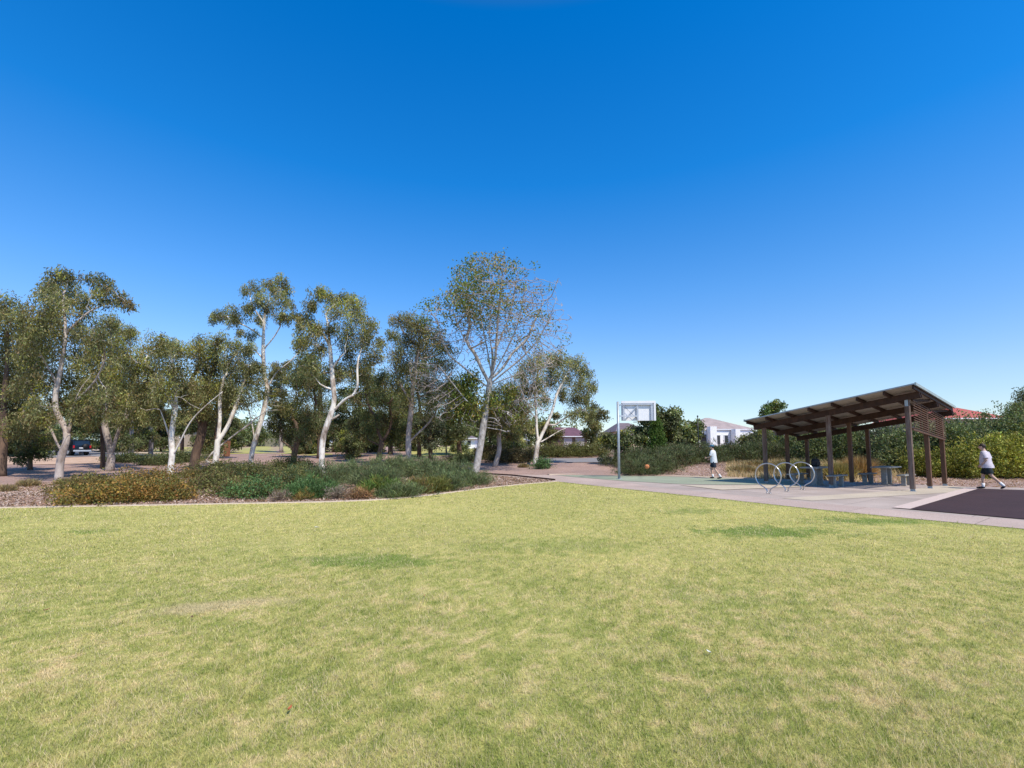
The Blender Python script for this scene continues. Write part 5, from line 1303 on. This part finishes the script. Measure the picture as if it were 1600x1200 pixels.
def house(label, px, Y, pw, floor_py, wall_py, apex_py, depth, wall, roof, wins, hip=.35, rot=0, name='house', ov=.4, doors=(), gable=False):
    """front wall spans pw=(px0,px1) at distance Y; heights from photo rows"""
    k = Y / FPX
    x0, x1 = at(pw[0], HZ, Y)[0], at(pw[1], HZ, Y)[0]
    z = lambda py: CAMH + (HZ - py) * k
    zf, zw = min(z(floor_py), float(terr((x0 + x1) / 2, Y)) - .1), z(wall_py)
    za = CAMH + (HZ - apex_py) * (Y if gable else Y + depth / 2) / FPX
    cx = (x0 + x1) / 2; W = x1 - x0
    root = empty(name, (cx, Y, zf), label, 'house' if name == 'house' else 'building', rz=rot)
    h = zw - zf; ha = za - zf
    mb = MB(); mb.box((0, depth / 2, h / 2), (W, depth, h)); mb.build('wall', wall, root)
    a, b = W / 2 + ov, ov
    mb = MB()
    if gable:
        mb.add([(-a, -b, h), (a, -b, h), (a, depth + b, h), (-a, depth + b, h), (0, -b, ha), (0, depth + b, ha)], [(0, 1, 4), (1, 2, 5, 4), (2, 3, 5), (3, 0, 4, 5), (0, 3, 2, 1)])
    else:
        rl = W * (.5 - hip)
        mb.add([(-a, -b, h), (a, -b, h), (a, depth + b, h), (-a, depth + b, h), (-rl, depth / 2, ha), (rl, depth / 2, ha)], [(0, 1, 5, 4), (1, 2, 5), (2, 3, 4, 5), (3, 0, 4), (0, 3, 2, 1)])
    rf = mb.build('roof', roof, root)
    mb = MB(); mb.box((0, -b - .05, h - .02), (2 * a, .1, .14)); mb.build('gutter', M['white_board'], rf)
    for (wx0, wx1, wy0, wy1) in wins:
        xa, xb = at(wx0, HZ, Y)[0] - cx, at(wx1, HZ, Y)[0] - cx; z0, z1 = z(wy1) - zf, z(wy0) - zf
        mb = MB()
        for (c_, s_) in ((((xa + xb) / 2, -.03, z1), (xb - xa + .1, .1, .08)), (((xa + xb) / 2, -.03, z0), (xb - xa + .1, .12, .08)), ((xa, -.03, (z0 + z1) / 2), (.08, .1, z1 - z0)), ((xb, -.03, (z0 + z1) / 2), (.08, .1, z1 - z0))): mb.box(c_, s_)
        wf = mb.build('window', M['white_board'], root)
        mb = MB(); mb.box(((xa + xb) / 2, -.01, (z0 + z1) / 2), (xb - xa - .08, .03, z1 - z0 - .08)); mb.build('pane', glass_h, wf)
    for (wx0, wx1, wy0, wy1, dm, nm) in doors:
        xa, xb = at(wx0, HZ, Y)[0] - cx, at(wx1, HZ, Y)[0] - cx; z0, z1 = max(0.1, z(wy1) - zf), z(wy0) - zf
        mb = MB(); mb.box(((xa + xb) / 2, -.02, (z0 + z1) / 2), (xb - xa, .06, z1 - z0))
        for q in range(1, 4): mb.box(((xa + xb) / 2, -.055, z0 + (z1 - z0) * q / 4), (xb - xa, .02, .03))
        mb.build(nm, dm, root)
    return root, k, z, cx, zf
wht = plain('white_render', (.84, .84, .84), .8, var=.05); crm = plain('cream_render', (.6, .46, .32), .8); brk = noise_mat('brown_brick', [(.3, (.13, .08, .06)), (.7, (.22, .14, .11))], scale=9)
beige_w = plain('beige_wall', (.5, .42, .36), .8); gdoor = plain('grey_roller_door', (.42, .37, .37), .6); tan = plain('tan_wall', (.36, .28, .22), .8)
pinkroof = tile('pinkish_grey_tiles', (.4, .32, .31)); purp = tile('purple_brown_tiles', (.16, .075, .1)); brn = tile('brown_grey_tiles', (.2, .15, .16)); redt = tile('red_tiles', (.45, .1, .08)); greyr = tile('pale_grey_roof', (.5, .55, .62)); bluer = tile('blue_grey_roof', (.25, .36, .5)); minty = tile('pale_green_roof', (.5, .62, .56)); orr = tile('white_metal_roof', (.62, .66, .72))

r, k, z, cx, zf = house('white rendered house with pinkish grey roof behind the groundcover bank', 0, 75, (1080, 1182), 700, 671, 653, 12, wht, pinkroof,
      [(1082, 1087, 683, 695), (1120, 1126, 680, 695), (1132, 1138, 680, 692)], hip=.47, ov=.12, doors=[(1095, 1104, 679, 697, plain('dark_porch', (.08, .06, .055), .6), 'porch_door')])
def block(root, name, m, px0, px1, py0, py1, Y, cx, zf, d, yo):
    k = Y / FPX; z = lambda py: CAMH + (HZ - py) * k - zf
    xa, xb = at(px0, HZ, Y)[0] - cx, at(px1, HZ, Y)[0] - cx; z1 = z(py0)
    mb = MB(); mb.box(((xa + xb) / 2, yo, z1 / 2), (xb - xa, d, z1)); return mb.build(name, m, root)
block(r, 'parapet_wall', wht, 1105, 1115, 667, 700, 75, cx, zf, 1.2, -.8)
block(r, 'parapet_wall', wht, 1142, 1149, 671, 700, 75, cx, zf, 1.6, -1.0)
block(r, 'porch_wall', wht, 1062, 1076, 678, 700, 75, cx, zf, 3, 1.0)
house('cream brick house with brown grey roof behind the basketball post', 0, 70, (966, 1012), 700, 674, 661, 12, crm, brn, [(978, 984, 684, 694)], hip=.3)
house('garage house with purple brown roof and two pale roller doors', 0, 78, (858, 918), 700, 682, 668, 10, brk, purp, [], hip=.22, doors=[(881, 894, 684, 699, gdoor, 'garage_door'), (899, 913, 684, 699, gdoor, 'garage_door')])
house('small white walled house left of the pale trunk', 0, 72, (719, 742), 700, 685, 681, 6, wht, brn, [(730, 736, 688, 696)], hip=.3)
house('white flat roofed house seen between tree trunks right of the half bare tree', 0, 76, (795, 824), 700, 688, 685, 8, plain('off_white_render', (.66, .62, .58), .8), orr, [(806, 810, 690, 698)], hip=.2)
house('beige house half hidden behind the left shelter posts', 0, 62, (1206, 1250), 706, 680, 668, 6, beige_w, brn, [(1204, 1209, 684, 695), (1219, 1223, 684, 698)], hip=.3)
house('grey roofed house far behind the tall slender gum', 0, 132, (372, 432), 700, 676, 656, 12, plain('pale_wall', (.4, .36, .3), .8), greyr, [(385, 391, 680, 688), (412, 420, 680, 688)], hip=.28)
house('blue grey roofed house far behind the V shaped gum', 0, 100, (262, 300), 700, 672, 662, 7, tan, bluer, [(280, 287, 676, 684)], hip=.2)
house('pale green roofed house beyond the car', 0, 95, (104, 146), 700, 690, 674, 5, plain('yellowish_wall', (.55, .47, .3), .8), minty, [(125, 130, 692, 697)], hip=.3)
house('white house far behind the trunks left of the centre shrubs', 0, 100, (515, 560), 700, 684, 674, 10, wht, greyr, [(526, 531, 687, 694), (545, 550, 687, 694)], hip=.25)
rr, *_ = house('house with a red tiled hip roof above the right hand bushes', 0, 62, (1480, 1580), 690, 654, 634, 12, tan, redt, [(1500, 1510, 660, 672)], hip=.3)
mb = MB(); mb.tube([(2.0, 6, 4.4), (2.0, 6, 6.1)], .02, 6); mb.bar((1.3, 6, 6.0), (2.7, 6, 6.0), .02, .02); mb.bar((1.5, 5.7, 6.0), (1.5, 6.3, 6.0), .015, .015); mb.bar((2.4, 5.7, 6.0), (2.4, 6.3, 6.0), .015, .015); mb.build('antenna', M['frame_grey'], rr)
# paling fence far left-centre
def fence():
    Y = 118.0
    a, b = at(385, HZ, Y), at(475, HZ, Y); zg = float(terr((a[0] + b[0]) / 2, Y))
    root = empty('paling_fence', ((a[0] + b[0]) / 2, Y, zg - .1), 'pale green grey paling fence behind the tall slender gum', 'fence')
    W = b[0] - a[0]; n = 70; mb = MB()
    for i in range(n): mb.box((-W / 2 + W * (i + .5) / n, (i % 2) * .02, 1.0), (W / n * .97, .02, 2.2 + .02 * rng.random()))
    mb.build('paling_panel', noise_mat('fence_paling', [(.3, (.2, .195, .15)), (.7, (.3, .285, .22))], scale=1.5), root)
    for i in range(8):
        mb = MB(); mb.box((-W / 2 + W * i / 7, .09, .95), (.12, .1, 2.0)); mb.build('post', M['timber_grey'], root)
fence()
# stump-like brown pillar
p = gp(354, 713)
pr = empty('timber_post', p, 'thick orange brown timber post left of the tall slender gum', 'post')
mb = MB(); hh = 24 * p[1] / FPX; mb.box((0, 0, hh / 2), (.5, .45, hh), None, .03); mb.build('post_shaft', noise_mat('orange_timber', [(.3, (.22, .09, .045)), (.7, (.34, .15, .08))], scale=4, stretch=(1, 1, .3)), pr)
mb = MB(); mb.box((0, 0, hh + .02), (.54, .49, .05), None, .015); mb.build('post_cap', M['timber_red'], pr)
# slim pole in front of the white house
p = gp(1092, 716)
pr = empty('light_pole', p, 'slim dark pole in front of the white house', 'pole')
mb = MB(); hh = 3.4; mb.tube([(0, 0, 0), (0, 0, hh)], [.05, .035], 8); mb.build('pole_shaft', M['black_paint'], pr)
mb = MB(); mb.tube([(0, 0, hh), (0, 0, hh + .12)], [.07, .05], 10); mb.build('pole_cap', M['black_paint'], pr)

# fallen leaves on the lawn
lf = [(452, 1129, 'reddish fallen leaf on the grass near the bottom left centre', (.38, .11, .05)), (495, 827, 'white scrap on the far lawn left of the dark green patch', (.75, .75, .72)), (1108, 1029, 'white petal on the grass right of the middle', (.75, .76, .7)), (72, 960, 'brown fallen leaf on the grass at the left', (.32, .18, .09)), (663, 937, 'tan fallen leaf left of the middle of the lawn', (.42, .27, .14)), (300, 972, 'dark brown twig like leaf below the dry patch', (.14, .08, .05))]
for px, py, lb, c in lf:
    p = gp(px, py); s = max(.028, .0055 * p[1]); a = rng.random() * 6.28
    mb = MB(); n = 9; V = []
    for i in range(n):
        t = i / (n - 1); wv = math.sin(math.pi * min(1, t * .98 + .01)) * .34
        for q in (-1, 0, 1): V.append((s * (2 * t - 1), s * wv * q, .03 + s * .35 * (abs(q) * .8 + (t - .5) ** 2 * 2)))
    F = [(3 * i + j, 3 * i + j + 1, 3 * i + j + 4, 3 * i + j + 3) for i in range(n - 1) for j in range(2)]
    mb.add(V, F, True); o = mb.build('fallen_leaf' if 'scrap' not in lb else 'paper_scrap', plain('leaf_' + lb.split()[0], c, .8), None)
    o.location = (p[0], p[1], .0); o.rotation_euler = (0, 0, a); tag(o, lb, 'leaf' if 'scrap' not in lb else 'scrap')

# far-off tree line behind the park
def far_wood():
    Cs, cl = [], []
    for i in range(150):
        x = rng.uniform(-150, 14); y = rng.uniform(108, 135) ; h = rng.uniform(4, 8.5); z0 = float(terr(x, y))
        k = 26; d = unit(rng.normal(0, 1, (k, 3))) * rng.random((k, 1)) ** .4
        Cs.append(np.array([x, y, z0 + h * .5]) + d * np.array([h * .55, h * .5, h * .52])); cl.append(np.tile(DARK * rng.uniform(1.2, 2.0), (k, 1)) * rng.uniform(.7, 1.3, (k, 1)))
    C = np.concatenate(Cs); V, c = leaf_cloud(C, 22, .75, .75, .3, np.concatenate(cl), .4)
    o = npmesh('distant_trees', V, np.arange(len(V)).reshape(-1, 4), M['leaf'], None, c)
    tag(o, 'far off belt of dark trees along the horizon behind the park', 'trees', kind='stuff')
far_wood()

# dry grass on the bank behind the court
def bank_grass(n=26000):
    X = rng.uniform(9.5, 24, n); Y = rng.uniform(20, 36, n)
    px = 800 + 742 * X / Y
    front = np.interp(X, [8, 10.7, 12.7, 15, 18.2, 20.7, 26], [29.8, 26.9, 25.3, 24.7, 21.6, 20.0, 18.8]) + .35
    k = (Y > front) & (px > 1135) & (px < 1425) & (fnoise(X, Y, .55) > .38)
    X, Y = X[k], Y[k]; n = len(X)
    P = np.stack([X, Y, terr(X, Y) - .01], -1); az = rng.random(n) * 6.28; h = rng.uniform(.12, .42, n) * (.5 + fnoise(X, Y, .8))
    le = rng.uniform(.2, 1.0, n)
    d = np.stack([np.cos(az) * le, np.sin(az) * le, np.ones(n)], -1) * h[:, None]; sd_ = np.stack([-np.sin(az), np.cos(az), np.zeros(n)], -1) * .016
    V = np.stack([P - sd_, P + sd_, P + d], 1).reshape(-1, 3)
    c = np.where(rng.random((n, 1)) < .88, np.array([.6, .46, .26]), np.array([.3, .27, .1])) * rng.uniform(.6, 1.3, (n, 1))
    o = npmesh('dry_grass', V, np.arange(3 * n).reshape(-1, 3), M['grass'], cols=np.repeat(c, 3, 0))
    tag(o, 'dry straw coloured grass on the bank behind the court and shelter', 'grass', kind='stuff')
bank_grass()
